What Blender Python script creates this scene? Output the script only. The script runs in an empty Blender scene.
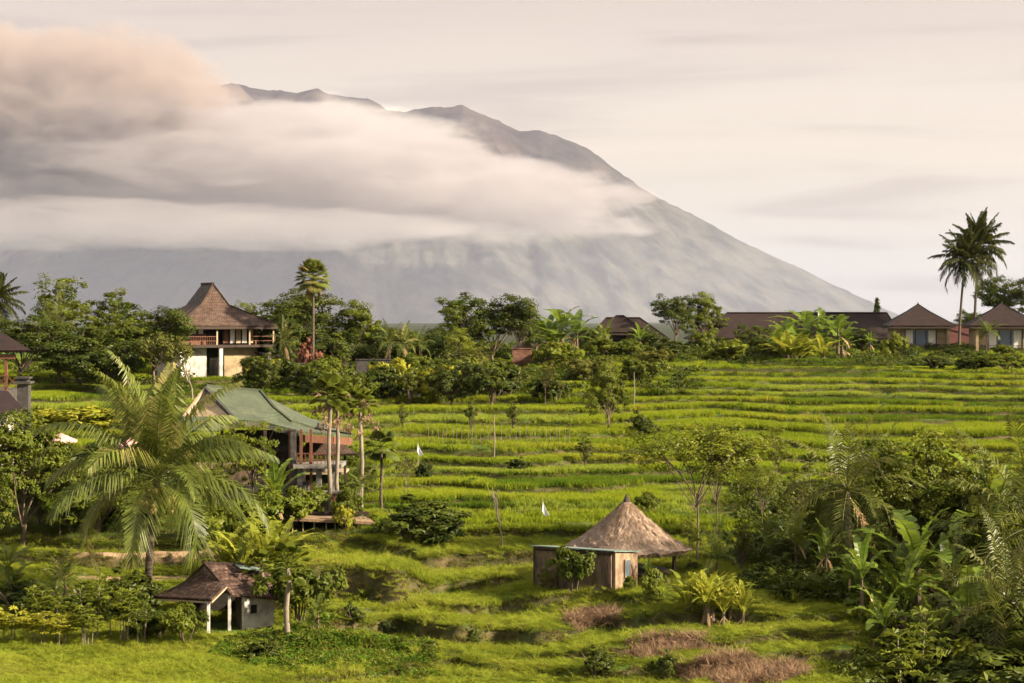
import bpy, math, random
import numpy as np
from mathutils import Vector
R = math.radians
# ------------------------------------------------------------------ camera, sky, sun, exposure
SC = bpy.context.scene
COL = SC.collection
F = 1991.1            # focal length in pixels of a 1024 px wide frame
CZ = 20.0             # eye height above the valley floor
HY = 320.0            # row of the horizon
cam_d = bpy.data.cameras.new('camera'); cam = bpy.data.objects.new('camera', cam_d); COL.objects.link(cam)
cam_d.lens = 70.0; cam_d.sensor_width = 36.0; cam_d.shift_y = (HY - 341.5) / 1024
cam_d.clip_start = 0.5; cam_d.clip_end = 90000
cam.location = (0, 0, CZ); cam.rotation_euler = (R(90), 0, 0)
SC.camera = cam
SUN_EL, SUN_AZ = R(28), R(110)          # azimuth clockwise from +Y (the view direction)
sd = bpy.data.lights.new('sun', 'SUN'); sun = bpy.data.objects.new('sun', sd); COL.objects.link(sun)
sd.energy = 5.0; sd.angle = R(3); sd.color = (1.0, 0.84, 0.62)
to_sun = Vector((math.sin(SUN_AZ)*math.cos(SUN_EL), math.cos(SUN_AZ)*math.cos(SUN_EL), math.sin(SUN_EL)))
sun.rotation_euler = to_sun.to_track_quat('Z', 'Y').to_euler()
SC.view_settings.view_transform = 'Standard'; SC.view_settings.look = 'None'
SC.view_settings.exposure = 1.76; SC.view_settings.gamma = 1.0; SC.view_settings.use_curve_mapping = False
SC.render.engine = 'CYCLES'
cy = SC.cycles
cy.max_bounces = 5; cy.diffuse_bounces = 2; cy.glossy_bounces = 1; cy.transmission_bounces = 2
cy.volume_bounces = 2; cy.transparent_max_bounces = 6
cy.use_denoising = True
cy.use_adaptive_sampling = True; cy.adaptive_threshold = 0.02
cy.volume_max_steps = 64
try: cy.denoiser = 'OPENIMAGEDENOISE'; cy.denoising_input_passes = 'RGB_ALBEDO_NORMAL'
except Exception: pass

W = bpy.data.worlds.new("World"); SC.world = W; W.use_nodes = True
nt = W.node_tree; nt.nodes.clear()
def N(tree, typ, **kw):
    n = tree.nodes.new(typ)
    for k, v in kw.items():
        if k.startswith('i_'):
            n.inputs[k[2:].replace('_', ' ')].default_value = v
        else: setattr(n, k, v)
    return n
def ramp(tree, pts, interp='LINEAR'):
    n = tree.nodes.new('ShaderNodeValToRGB'); n.color_ramp.interpolation = interp
    e = n.color_ramp.elements
    while len(e) < len(pts): e.new(0.5)
    for k, (p, c) in enumerate(pts):
        e[k].position = p; e[k].color = (c, c, c, 1) if isinstance(c, (int, float)) else (*c, 1)
    return n
L = nt.links.new
sky = N(nt, 'ShaderNodeTexSky', sky_type='NISHITA', sun_disc=False)
sky.sun_elevation = SUN_EL; sky.sun_rotation = SUN_AZ; sky.dust_density = 3.0; sky.altitude = 300
bg1 = N(nt, 'ShaderNodeBackground'); bg1.inputs['Strength'].default_value = 0.06; L(sky.outputs[0], bg1.inputs[0])
tc = N(nt, 'ShaderNodeTexCoord'); sep = N(nt, 'ShaderNodeSeparateXYZ'); L(tc.outputs['Generated'], sep.inputs[0])
# thin high cloud sheet: tint by elevation, streaks by stretched noise
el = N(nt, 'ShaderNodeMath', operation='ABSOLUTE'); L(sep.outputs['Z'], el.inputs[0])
veil = ramp(nt, [(0.0, (0.54, 0.51, 0.48)), (0.035, (0.58, 0.52, 0.46)), (0.09, (0.63, 0.515, 0.39)), (0.16, (0.52, 0.405, 0.32)), (0.40, (0.76, 0.69, 0.61)), (1.0, (0.95, 0.90, 0.85))])  # zenith end, above the frame, brightened to add fill light to shadows
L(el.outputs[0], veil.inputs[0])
mp = N(nt, 'ShaderNodeMapping'); mp.inputs['Scale'].default_value = (2.2, 2.2, 26.0); mp.inputs['Rotation'].default_value = (0, R(2.5), 0)
mp.inputs['Location'].default_value = (0.7, 0.3, 0.55)
L(tc.outputs['Generated'], mp.inputs[0])
nz = N(nt, 'ShaderNodeTexNoise'); nz.inputs['Scale'].default_value = 1.6; nz.inputs['Detail'].default_value = 7; nz.inputs['Roughness'].default_value = 0.5
nz.inputs['Distortion'].default_value = 0.35
L(mp.outputs[0], nz.inputs['Vector'])
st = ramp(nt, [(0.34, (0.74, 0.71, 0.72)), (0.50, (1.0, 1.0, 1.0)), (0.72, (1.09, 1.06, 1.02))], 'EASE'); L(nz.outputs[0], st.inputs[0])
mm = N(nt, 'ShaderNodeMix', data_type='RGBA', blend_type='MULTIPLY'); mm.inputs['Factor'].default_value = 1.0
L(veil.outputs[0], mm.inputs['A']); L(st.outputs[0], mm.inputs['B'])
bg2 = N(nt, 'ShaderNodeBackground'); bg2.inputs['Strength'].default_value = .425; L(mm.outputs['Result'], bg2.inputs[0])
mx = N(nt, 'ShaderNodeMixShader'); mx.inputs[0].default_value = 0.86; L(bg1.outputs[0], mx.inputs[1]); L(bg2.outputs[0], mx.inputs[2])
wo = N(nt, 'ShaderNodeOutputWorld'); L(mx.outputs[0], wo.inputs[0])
W.cycles.sampling_method = 'AUTOMATIC'

# ------------------------------------------------------------------ small maths
def sst(a, b, x):
    t = np.clip((np.asarray(x, float) - a) / (b - a), 0, 1); return t*t*(3 - 2*t)
def _h(i, j, s):
    n = (i.astype(np.int64)*374761393 + j.astype(np.int64)*668265263 + s*1442695041) & 0x7fffffff
    n = ((n ^ (n >> 13)) * 1274126177) & 0x7fffffff
    n = (n ^ (n >> 16)) & 0xffff
    return n / 65535.0
def noise(x, y, s=0):
    x = np.asarray(x, float); y = np.asarray(y, float)
    i = np.floor(x); j = np.floor(y); u = x-i; v = y-j; u = u*u*(3-2*u); v = v*v*(3-2*v)
    a = _h(i, j, s); b = _h(i+1, j, s); c = _h(i, j+1, s); d = _h(i+1, j+1, s)
    return (a+(b-a)*u)*(1-v) + (c+(d-c)*u)*v
def fbm(x, y, s=0, o=4):
    r = 0; a = 0.5; t = 0
    for k in range(o):
        r = r + a*noise(x*2**k, y*2**k, s+k*17); t += a; a *= .5
    return r/t*2-1
def P(px, py, D): return Vector(((px-512)/F*D, D, CZ-(py-HY)/F*D))
def PXof(x, D): return np.asarray(x)/D*F+512

# ------------------------------------------------------------------ terrain height
# (distance, picture row the ground meets at that distance) -> drop below the eye
ML = [(60, 700), (80, 690), (88, 660), (95, 632), (101, 598), (107, 566), (113, 542), (120, 512), (130, 475), (142, 440), (155, 418), (175, 398), (195, 382), (215, 372), (250, 360), (300, 352), (340, 346)]
MM = [(60, 960), (76, 790), (84, 708), (87, 684), (89.5, 660), (92, 640), (94.7, 620), (98.5, 600), (100, 592), (106, 562), (111, 538), (120, 513), (132, 490), (150, 453), (175, 413), (205, 379), (235, 357), (262, 348), (300, 343), (340, 342)]
def _drop(tab, D):
    d = [a for a, b in tab]; z = [(b-HY)/F*a for a, b in tab]
    return np.interp(D, d, z)
H = 0.47
PADS = [(4.2, 101.5, 6.55, 4.2), (-13.2, 96.5, 5.10, 3.6), (-31.0, 204, 13.75, 7), (51.5, 256, 16.2, 6), (61.5, 251, 16.2, 6)]   # levelled plots under buildings: x, y, z, radius
def ground0(x, D):
    px = PXof(x, D)
    w = sst(230, 430, px)
    z = CZ - (_drop(ML, D)*(1-w) + _drop(MM, D)*w)
    far = sst(112, 135, D)
    z = z + 0.85*fbm(x/24, D/34, 3, 4)*far*(1-sst(235, 270, D))
    z = z + 0.35*fbm(x/6.5, D/6.0, 9, 3)*(1-far)*sst(250, 400, px)
    z = z + 1.1*np.exp(-((px-415)/85)**2-((D-103)/6)**2)           # grassy knoll in the middle
    z = z + 0.40*(1-far)*(700-px)/200*sst(430, 560, px)*(1-sst(740, 840, px))
    z = z - 0.5*sst(760, 900, px)*(1-sst(105, 125, D))
    return z
FG = {240: [(700, 694), (668, 664), (645, 641), (616, 610), (600, 575), (555, 537)], 300: [(684, 674), (655, 638), (632, 623), (615, 607), (600, 566), (552, 534)],
      350: [(681, 672), (655, 641), (635, 620), (615, 608), (601, 566), (553, 534)], 400: [(676, 666), (656, 646), (638, 617), (615, 610), (609, 570), (561, 545)],
      430: [(670, 660), (656, 650), (641, 619), (609, 603), (598, 582), (573, 556)], 460: [(665, 655), (654, 651), (646, 625), (617, 605), (594, 578), (571, 552)],
      500: [(672, 666), (656, 653), (646, 628), (618, 602), (591, 574), (568, 550)], 540: [(676, 670), (662, 655), (647, 630), (613, 597), (588, 579), (566, 550)],
      600: [(679, 670), (660, 647), (633, 619), (607, 589), (584, 580), (566, 552)], 660: [(676, 664), (652, 637), (626, 612), (604, 598), (580, 577), (560, 554)],
      720: [(678, 665), (650, 640), (626, 610), (604, 600), (580, 577), (560, 554)], 790: [(664, 650), (641, 630), (622, 614), (604, 600), (580, 577), (560, 554)]}
def _fgwalk(rs_, sl):
    Dd = np.linspace(95, 125, 600); z = CZ-_drop(MM, Dd); row = HY+(CZ-z)/Dd*F
    fl = rs_[-1][1]; i = int(np.argmin(np.abs(row-fl))); D = Dd[i]; pts = [(D, z[i], 0)]     # walk from the far lip towards the eye
    for j in range(len(rs_)-1, -1, -1):
        ft, lp = rs_[j]
        if j < len(rs_)-1:
            D2 = min((CZ-pts[-1][1]+sl*D)*F/((lp-HY)+sl*F), D-.25); D = D2; pts.append((D, CZ-(lp-HY)/F*D, 0))
        wd = .14+.0009*max(0, ft-lp)**2; D = D-wd; pts.append((D, CZ-(ft-HY)/F*D, 1))
    pts.append((D-8, pts[-1][1]-.35, 0)); return pts[::-1]
def _fgcol(rs_, target):
    a, b = -.14, .14
    for _ in range(40):
        c = (a+b)/2; p = _fgwalk(rs_, c); d = p[1][0] - (p[1][1]*0) ; row = HY+(CZ-p[1][1])/d*F
        zt = p[1][1] ; a, b = (a, c) if zt < target else (c, b)
    return p
_FK = sorted(FG); _FC = [np.array(_fgcol(FG[k], np.interp(k, [240, 400, 600, 790], [5.0, 4.5, 4.7, 5.2]))) for k in _FK]
_TP = np.arange(240, 791, 3.0); _TD = np.arange(60, 130, .08); _TZ = np.zeros((len(_TP), len(_TD))); _TR = np.zeros_like(_TZ)
for _i, _p in enumerate(_TP):
    _j = min(int(np.searchsorted(_FK, _p, side='right'))-1, len(_FK)-2); _u = float(sst(0, 1, (_p-_FK[_j])/(_FK[_j+1]-_FK[_j]))); _c = _FC[_j]*(1-_u)+_FC[_j+1]*_u
    _TZ[_i] = np.interp(_TD, _c[:, 0], _c[:, 1])
    for _k in range(len(_c)-1):
        if _FC[0][_k, 2] == 1:
            _hh = _c[_k+1, 1]-_c[_k, 1]; _TR[_i] = np.maximum(_TR[_i], ((_TD > _c[_k, 0]-.05) & (_TD < _c[_k+1, 0]+.05))*min(1, max(0, _hh/.35)))
def fg(x, D):
    px = PXof(x, D)+6*fbm(x/2.0, D/3.0, 101, 2); Dw = D+.22*fbm(x/1.6, D/6, 103, 3)+.30*fbm(x/5, D/9, 107, 2)
    a = np.clip((px-_TP[0])/3.0, 0, len(_TP)-1.001); b = np.clip((Dw-60)/.08, 0, len(_TD)-1.001); i = a.astype(int); j = b.astype(int); u = a-i; v = b-j
    L_ = lambda T: (T[i, j]*(1-u)+T[i+1, j]*u)*(1-v)+(T[i, j+1]*(1-u)+T[i+1, j+1]*u)*v
    return L_(_TZ), L_(_TR)
def terr_parts(x, D):
    x = np.asarray(x, float); D = np.asarray(D, float)
    z = ground0(x, D); px = PXof(x, D)
    Hv = np.where(D > 125, H, H+.24*(1-sst(108, 125, D)))
    t = z/Hv + 0.35*(noise(x/60, D*0, 5)-.5) + .35*fbm(x/9, D/20, 15, 2) + .9*(noise(z*1.1, z*0, 19)-.5); k = np.floor(t); f = t-k
    r = np.where(D > 118, 0.19, 0.17)
    up = sst(0, 1, (f-(1-r))/r)
    zt = z + Hv*((k+up) - t) + 0.12*np.exp(-(f/0.06)**2) * (1-up)
    # no terracing: meadow lower left, house gardens, hilltop
    pl = (1-sst(96, 100, D))*(1-sst(300, 360, px))
    gard = sst(117, 121, D)*(1-sst(138, 142, D))*(1-sst(330, 365, px))
    top = sst(250, 262, D)
    m = np.clip(1-np.maximum(np.maximum(pl, gard), top), 0, 1)
    bump = 0.07*fbm(x/1.1, D/1.1, 31, 3) + 0.08*fbm(x/3.5, D/3.5, 41, 2)*(1-sst(115, 130, D))
    zz = z*(1-m) + zt*m + bump*np.where(D < 260, 1, .3)
    zz = zz - sst(300, 420, D)*14
    riser = m*np.clip(sst(0.0, .25, up)*(1-sst(.93, 1.0, up))*1.3, 0, 1)
    wf = (1-sst(109.5, 114, D))*sst(255, 320, px)*(1-sst(850, 930, px))
    zf, rf_ = fg(x, D); clod = soil_mask(x, D, zf)*(.16*np.abs(fbm(x/.45, D/.45, 141, 3))+.10*fbm(x/1.2, D/.8, 143, 2)); zz = zz*(1-wf)+(zf+bump*.55+clod)*wf; riser = riser*(1-wf)+rf_*wf
    for (bx, by, bz, br) in PADS:
        wq = 1-sst(.6, 1.5, np.hypot(x-bx, D-by)/br); zz = zz*(1-wq)+bz*wq; m = m*(1-wq)
    return zz, riser, k, f, m
def ground(x, D): return terr_parts(x, D)[0]
def gz(px, D): return float(ground((px-512)/F*D, D))
def gp(px, D): return Vector(((px-512)/F*D, D, gz(px, D)))
def soil_mask(x, D, z):
    px = PXof(x, D); row = HY+(CZ-z)/D*F; n = fbm(x/1.3, D/1.1, 77, 4)
    g_ = lambda cx, cy_, rx, ry: np.exp(-((px-cx)/rx)**2-((row-cy_)/ry)**2)
    a = np.maximum.reduce([g_(738, 671, 66, 13)*1.4, g_(672, 645, 42, 9)*1.35, g_(600, 617, 22, 6)*1.2, g_(580, 622, 11, 10)*1.1, g_(650, 655, 32, 5)*1.0])
    return sst(.42, .6, a + .4*n)*(D > 72)
def tan_mask(x, D):      # stubble strips behind the coconut palm, dry banks
    px = PXof(x, D); n = fbm(x/3, D/1.3, 99, 3)
    b_ = np.exp(-((D-106.2)/.8)**4)+np.exp(-((D-110.2)/.7)**4)
    s = sst(.45, .7, b_+.3*n)*(1-sst(210, 245, px))*sst(40, 110, px)
    return s

# ------------------------------------------------------------------ materials
MATS = {}
def mat(name): 
    m = bpy.data.materials.new(name); m.use_nodes = True; m.node_tree.nodes.clear(); MATS[name] = m; return m
def leaf_mat(name, a, b, trans=.35, gloss=.0, patch=6.0, dry=None, scale=None):
    """diffuse + translucent leaf, colour a..b by leaf and by world-position patches"""
    m = mat(name); t = m.node_tree; l = t.links.new
    at = N(t, 'ShaderNodeAttribute', attribute_name='rnd'); ge = N(t, 'ShaderNodeNewGeometry'); oi = N(t, 'ShaderNodeObjectInfo')
    n = N(t, 'ShaderNodeTexNoise'); n.inputs['Scale'].default_value = 1.0; n.inputs['Detail'].default_value = 2
    mp = N(t, 'ShaderNodeMapping'); mp.inputs['Scale'].default_value = scale or (1/patch, 1/patch, 1/patch)
    l(ge.outputs['Position'], mp.inputs[0]); l(mp.outputs[0], n.inputs['Vector'])
    s1 = N(t, 'ShaderNodeMath', operation='MULTIPLY'); l(at.outputs['Fac'], s1.inputs[0]); s1.inputs[1].default_value = .45
    s2 = N(t, 'ShaderNodeMath', operation='MULTIPLY_ADD'); l(n.outputs[0], s2.inputs[0]); s2.inputs[1].default_value = 1.3; l(s1.outputs[0], s2.inputs[2])
    s3 = N(t, 'ShaderNodeMath', operation='MULTIPLY_ADD'); l(oi.outputs['Random'], s3.inputs[0]); s3.inputs[1].default_value = .25; l(s2.outputs[0], s3.inputs[2])
    s4 = N(t, 'ShaderNodeMath', operation='SUBTRACT', use_clamp=True); l(s3.outputs[0], s4.inputs[0]); s4.inputs[1].default_value = .48
    pts = [(0.0, a), (0.85, b)]
    if dry: pts = [(0.0, a), (0.72, b), (0.97, dry)]
    rp = ramp(t, pts); l(s4.outputs[0], rp.inputs[0])
    d = N(t, 'ShaderNodeBsdfDiffuse'); l(rp.outputs[0], d.inputs[0])
    tr = N(t, 'ShaderNodeBsdfTranslucent')
    hs = N(t, 'ShaderNodeHueSaturation'); hs.inputs['Hue'].default_value = .485; hs.inputs['Value'].default_value = 1.35; l(rp.outputs[0], hs.inputs['Color']); l(hs.outputs[0], tr.inputs[0])
    mx = N(t, 'ShaderNodeMixShader'); mx.inputs[0].default_value = trans; l(d.outputs[0], mx.inputs[1]); l(tr.outputs[0], mx.inputs[2])
    o = N(t, 'ShaderNodeOutputMaterial')
    if gloss > 0:
        g = N(t, 'ShaderNodeBsdfGlossy'); g.inputs['Roughness'].default_value = .42; g.inputs[0].default_value = (.9, .9, .9, 1)
        fr = N(t, 'ShaderNodeFresnel'); fr.inputs[0].default_value = 1.4
        fm = N(t, 'ShaderNodeMath', operation='MULTIPLY'); fm.inputs[0].default_value = .045; fm.inputs[1].default_value = gloss
        m2 = N(t, 'ShaderNodeMixShader'); l(fm.outputs[0], m2.inputs[0]); l(mx.outputs[0], m2.inputs[1]); l(g.outputs[0], m2.inputs[2]); l(m2.outputs[0], o.inputs[0])
    else: l(mx.outputs[0], o.inputs[0])
    return m
def surf_mat(name, a, b, scale=3.0, rough=.85, bump=.25, stretch=(1, 1, 1), kind='noise', detail=5, c=None):
    m = mat(name); t = m.node_tree; l = t.links.new
    tc = N(t, 'ShaderNodeTexCoord'); mp = N(t, 'ShaderNodeMapping'); mp.inputs['Scale'].default_value = stretch; l(tc.outputs['Object'], mp.inputs[0])
    n = N(t, 'ShaderNodeTexNoise'); n.inputs['Scale'].default_value = scale; n.inputs['Detail'].default_value = detail; n.inputs['Roughness'].default_value = .65; l(mp.outputs[0], n.inputs['Vector'])
    pts = [(.32, a), (.66, b)]
    if c: pts = [(.3, a), (.52, b), (.7, c)]
    rp = ramp(t, pts); l(n.outputs[0], rp.inputs[0])
    p = N(t, 'ShaderNodeBsdfPrincipled'); p.inputs['Roughness'].default_value = rough; p.inputs['Specular IOR Level'].default_value = .25
    l(rp.outputs[0], p.inputs['Base Color'])
    bp = N(t, 'ShaderNodeBump'); bp.inputs['Strength'].default_value = bump; bp.inputs['Distance'].default_value = .1
    hsrc = n.outputs[0]
    if kind in ('tile', 'brick', 'plank'):
        br = N(t, 'ShaderNodeTexBrick'); l(tc.outputs['UV'], br.inputs['Vector'])
        br.inputs['Scale'].default_value = 1.0
        br.inputs['Brick Width'].default_value, br.inputs['Row Height'].default_value = {'tile': (.24, .30), 'brick': (.45, .15), 'plank': (9., .16)}[kind]
        br.inputs['Mortar Size'].default_value = {'tile': .03, 'brick': .012, 'plank': .012}[kind]
        br.inputs['Color1'].default_value = (1, 1, 1, 1); br.inputs['Color2'].default_value = (.62, .62, .62, 1); br.inputs['Mortar'].default_value = (.28, .28, .28, 1)
        mu = N(t, 'ShaderNodeMix', data_type='RGBA', blend_type='MULTIPLY'); mu.inputs['Factor'].default_value = .85
        l(rp.outputs[0], mu.inputs['A']); l(br.outputs[0], mu.inputs['B']); l(mu.outputs['Result'], p.inputs['Base Color'])
        hsrc = br.outputs[0]
    l(hsrc, bp.inputs['Height']); l(bp.outputs[0], p.inputs['Normal'])
    o = N(t, 'ShaderNodeOutputMaterial'); l(p.outputs[0], o.inputs[0]); return m

leaf_mat('rice', (.078, .130, .008), (.205, .248, .018), .35, 0, scale=(1/16, 1/5, 1/3), dry=(.26, .22, .035))
leaf_mat('rice_pale', (.110, .165, .020), (.235, .275, .036), .35, 0, 4.0)
leaf_mat('rice_deep', (.040, .085, .007), (.115, .165, .013), .35, 0, 4.0)
leaf_mat('bank_grass', (.032, .048, .008), (.085, .100, .014), .3, 0, 2.5, dry=(.17, .125, .045))
leaf_mat('bank_brown', (.045, .048, .012), (.13, .115, .030), .25, 0, 1.5, dry=(.20, .13, .06))
leaf_mat('lush_grass', (.110, .155, .016), (.240, .270, .030), .4, 0, 4.0, dry=(.22, .20, .05))
leaf_mat('weed', (.030, .065, .008), (.085, .140, .014), .3, 0, 3.0)
leaf_mat('leaf_dark', (.018, .031, .004), (.066, .082, .010), .25, .25, 2.5)
leaf_mat('leaf_mid', (.036, .056, .006), (.115, .135, .014), .3, .2, 2.5)
leaf_mat('leaf_light', (.065, .092, .008), (.165, .185, .018), .35, .2, 2.5)
leaf_mat('leaf_olive', (.050, .060, .010), (.120, .120, .025), .3, .1, 2.5)
leaf_mat('leaf_yellow', (.120, .150, .010), (.300, .290, .030), .4, .1, 2.0)
leaf_mat('sprout', (.095, .130, .010), (.27, .28, .03), .4, .3, 2.0)
leaf_mat('leaf_red', (.13, .05, .03), (.26, .13, .09), .3, 0, 2.0)
leaf_mat('frond', (.042, .064, .010), (.115, .138, .022), .3, .5, 2.0, dry=(.24, .20, .07))
leaf_mat('frond_dark', (.040, .056, .010), (.105, .115, .020), .3, .4, 2.0, dry=(.11, .09, .03))
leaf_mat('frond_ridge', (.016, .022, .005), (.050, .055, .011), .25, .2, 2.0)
leaf_mat('frond_dry', (.16, .105, .05), (.38, .27, .15), .2, 0, 2.0)
leaf_mat('straw_dry', (.09, .055, .035), (.27, .18, .11), .15, 0, 1.0)
leaf_mat('husk', (.15, .09, .06), (.32, .21, .15), .15, 0, 2.0)
leaf_mat('banana_leaf', (.045, .090, .010), (.150, .210, .022), .45, .5, 3.0)
leaf_mat('banana_dark', (.045, .072, .010), (.13, .16, .020), .4, .4, 3.0)
surf_mat('bark', (.055, .040, .028), (.15, .11, .08), 6, .9, .5, (1, 1, .4))
surf_mat('bark_pale', (.10, .08, .06), (.24, .20, .155), 6, .9, .4, (1, 1, .3))
surf_mat('palm_bark', (.035, .028, .020), (.12, .095, .065), 5, .9, .6, (1, 1, 5))
surf_mat('coconut', (.16, .12, .03), (.36, .26, .08), 2, .5, .1)
surf_mat('tile_brown', (.028, .015, .011), (.085, .045, .032), 3.5, .85, .9, kind='tile', c=(.20, .14, .11))
surf_mat('tile_dark', (.014, .007, .006), (.034, .015, .012), 1.2, .75, .5, kind='tile')
surf_mat('tile_red', (.055, .016, .013), (.10, .030, .022), 1.2, .75, .5, kind='tile')
surf_mat('tile_green', (.055, .075, .038), (.11, .13, .068), .8, .5, 1.0, kind='tile')
surf_mat('shingle_skylit', (.050, .040, .034), (.12, .10, .088), 1.6, .8, .6, kind='tile')  # roof shingle with the grey of sky light put into its colour
surf_mat('shingle_brown', (.042, .024, .017), (.10, .060, .043), 1.6, .8, .6, kind='tile', c=(.14, .095, .07))
surf_mat('thatch', (.11, .078, .055), (.24, .175, .13), 7, .95, 1.0, (1, 1, .15), c=(.32, .245, .19))
surf_mat('zinc_green', (.07, .11, .10), (.17, .22, .19), 3, .6, .3)
surf_mat('mud_wall', (.045, .034, .026), (.135, .095, .068), 2.6, .95, .7, (1, 1, .35), c=(.22, .155, .105))
surf_mat('tan_and_lit_wall', (.09, .062, .042), (.24, .17, .11), 2.2, .9, .4, (1, 1, .6), c=(.32, .23, .155))  # tan wall; also a mud wall with sunlight put into its colour
surf_mat('white_wall', (.15, .13, .10), (.40, .37, .33), 2.0, .9, .2, c=(.46, .44, .40))
surf_mat('cream_wall', (.22, .16, .09), (.36, .28, .17), 1.3, .9, .2)
surf_mat('dark_wood', (.018, .012, .009), (.055, .036, .026), 3, .7, .4, (6, 6, 1))
surf_mat('red_wood', (.075, .030, .017), (.17, .075, .042), 3, .65, .4, (6, 6, 1))
surf_mat('pale_wood', (.22, .16, .10), (.42, .33, .22), 3, .75, .4, (6, 6, 1))
surf_mat('stone', (.09, .085, .075), (.22, .205, .185), 2.5, .9, .6)
surf_mat('stone_dark', (.03, .028, .026), (.075, .068, .062), 2.5, .9, .6)
surf_mat('brick', (.13, .060, .04), (.25, .13, .09), 2.0, .9, .6, kind='brick')
surf_mat('concrete', (.25, .24, .22), (.42, .40, .37), 1.5, .9, .3)
surf_mat('paint_white', (.42, .40, .36), (.62, .60, .56), 2.0, .6, .05)
surf_mat('cloth_white', (.72, .72, .70), (.82, .82, .80), 2.0, .9, .05)
surf_mat('cloth_pink', (.42, .20, .19), (.60, .34, .32), 2.0, .9, .05)
surf_mat('curtain', (.55, .52, .45), (.75, .72, .66), 1.0, .9, .1, (14, 14, .3))
surf_mat('inside_shade', (.006, .005, .004), (.018, .014, .011), 2.0, .9, .05)  # near-black colour standing in for shade in unlit interiors
surf_mat('soil', (.045, .027, .018), (.12, .075, .05), 1.8, .95, .8)
surf_mat('straw', (.12, .075, .045), (.27, .18, .11), 4, .95, .8, (1, 1, 4))
surf_mat('bamboo', (.24, .20, .10), (.42, .36, .20), 3, .6, .2)
gm = mat('glass'); t = gm.node_tree
p = N(t, 'ShaderNodeBsdfPrincipled'); p.inputs['Base Color'].default_value = (.10, .14, .19, 1); p.inputs['Roughness'].default_value = .12
o = N(t, 'ShaderNodeOutputMaterial'); t.links.new(p.outputs[0], o.inputs[0])

# terrain: colour by what the ground is made of (attributes set per vertex from world position)
m = mat('terrain'); t = m.node_tree; l = t.links.new
ge = N(t, 'ShaderNodeNewGeometry')
n1 = N(t, 'ShaderNodeTexNoise'); n1.inputs['Scale'].default_value = .9; n1.inputs['Detail'].default_value = 7; n1.inputs['Roughness'].default_value = .7; l(ge.outputs['Position'], n1.inputs['Vector'])
base = ramp(t, [(.3, (.030, .056, .007)), (.55, (.060, .098, .012)), (.75, (.10, .125, .025))]); l(n1.outputs[0], base.inputs[0])
rz = ramp(t, [(.3, (.030, .032, .010)), (.50, (.058, .054, .020)), (.70, (.12, .085, .045))]); l(n1.outputs[0], rz.inputs[0])
so = ramp(t, [(.3, (.040, .024, .016)), (.5, (.11, .068, .044)), (.72, (.20, .135, .09))]); l(n1.outputs[0], so.inputs[0])
ta = ramp(t, [(.3, (.12, .075, .045)), (.5, (.25, .17, .10)), (.72, (.36, .26, .16))]); l(n1.outputs[0], ta.inputs[0])
cur = base.outputs[0]
fr_ = ramp(t, [(.3, (.014, .020, .010)), (.7, (.040, .048, .024))]); l(n1.outputs[0], fr_.inputs[0])
for nm, c in (('riser', rz), ('tan', ta), ('soil', so), ('forest', fr_)):
    a = N(t, 'ShaderNodeAttribute', attribute_name=nm)
    mi = N(t, 'ShaderNodeMix', data_type='RGBA'); l(a.outputs['Fac'], mi.inputs['Factor']); l(cur, mi.inputs['A']); l(c.outputs[0], mi.inputs['B']); cur = mi.outputs['Result']
p = N(t, 'ShaderNodeBsdfPrincipled'); p.inputs['Roughness'].default_value = .95; p.inputs['Specular IOR Level'].default_value = .1; l(cur, p.inputs['Base Color'])
bp = N(t, 'ShaderNodeBump'); bp.inputs['Strength'].default_value = .9; bp.inputs['Distance'].default_value = .25; l(n1.outputs[0], bp.inputs['Height']); l(bp.outputs[0], p.inputs['Normal'])
o = N(t, 'ShaderNodeOutputMaterial'); l(p.outputs[0], o.inputs[0])

# mountain: forest below, bare volcanic rock above, kept darker in place of thinner haze
m = mat('mountain'); t = m.node_tree; l = t.links.new
ge = N(t, 'ShaderNodeNewGeometry'); sp = N(t, 'ShaderNodeSeparateXYZ'); l(ge.outputs['Position'], sp.inputs[0])
n1 = N(t, 'ShaderNodeTexNoise'); n1.inputs['Scale'].default_value = .0022; n1.inputs['Detail'].default_value = 9; n1.inputs['Roughness'].default_value = .68; l(ge.outputs['Position'], n1.inputs['Vector'])
hz_ = N(t, 'ShaderNodeMath', operation='MULTIPLY_ADD'); l(n1.outputs[0], hz_.inputs[0]); hz_.inputs[1].default_value = 900; l(sp.outputs['Z'], hz_.inputs[2])
mr = N(t, 'ShaderNodeMapRange'); mr.inputs['From Min'].default_value = 1500; mr.inputs['From Max'].default_value = 2300; l(hz_.outputs[0], mr.inputs[0])
fo = ramp(t, [(.38, (.022, .024, .022)), (.60, (.080, .078, .066))]); l(n1.outputs[0], fo.inputs[0])
rk = ramp(t, [(.35, (.016, .013, .014)), (.65, (.060, .046, .042))]); l(n1.outputs[0], rk.inputs[0])
mi = N(t, 'ShaderNodeMix', data_type='RGBA'); l(mr.outputs[0], mi.inputs['Factor']); l(fo.outputs[0], mi.inputs['A']); l(rk.outputs[0], mi.inputs['B'])
p = N(t, 'ShaderNodeBsdfDiffuse'); l(mi.outputs['Result'], p.inputs[0])
bp = N(t, 'ShaderNodeBump'); bp.inputs['Strength'].default_value = 1; bp.inputs['Distance'].default_value = 60; l(n1.outputs[0], bp.inputs['Height']); l(bp.outputs[0], p.inputs['Normal'])
o = N(t, 'ShaderNodeOutputMaterial'); l(p.outputs[0], o.inputs[0])

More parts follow.
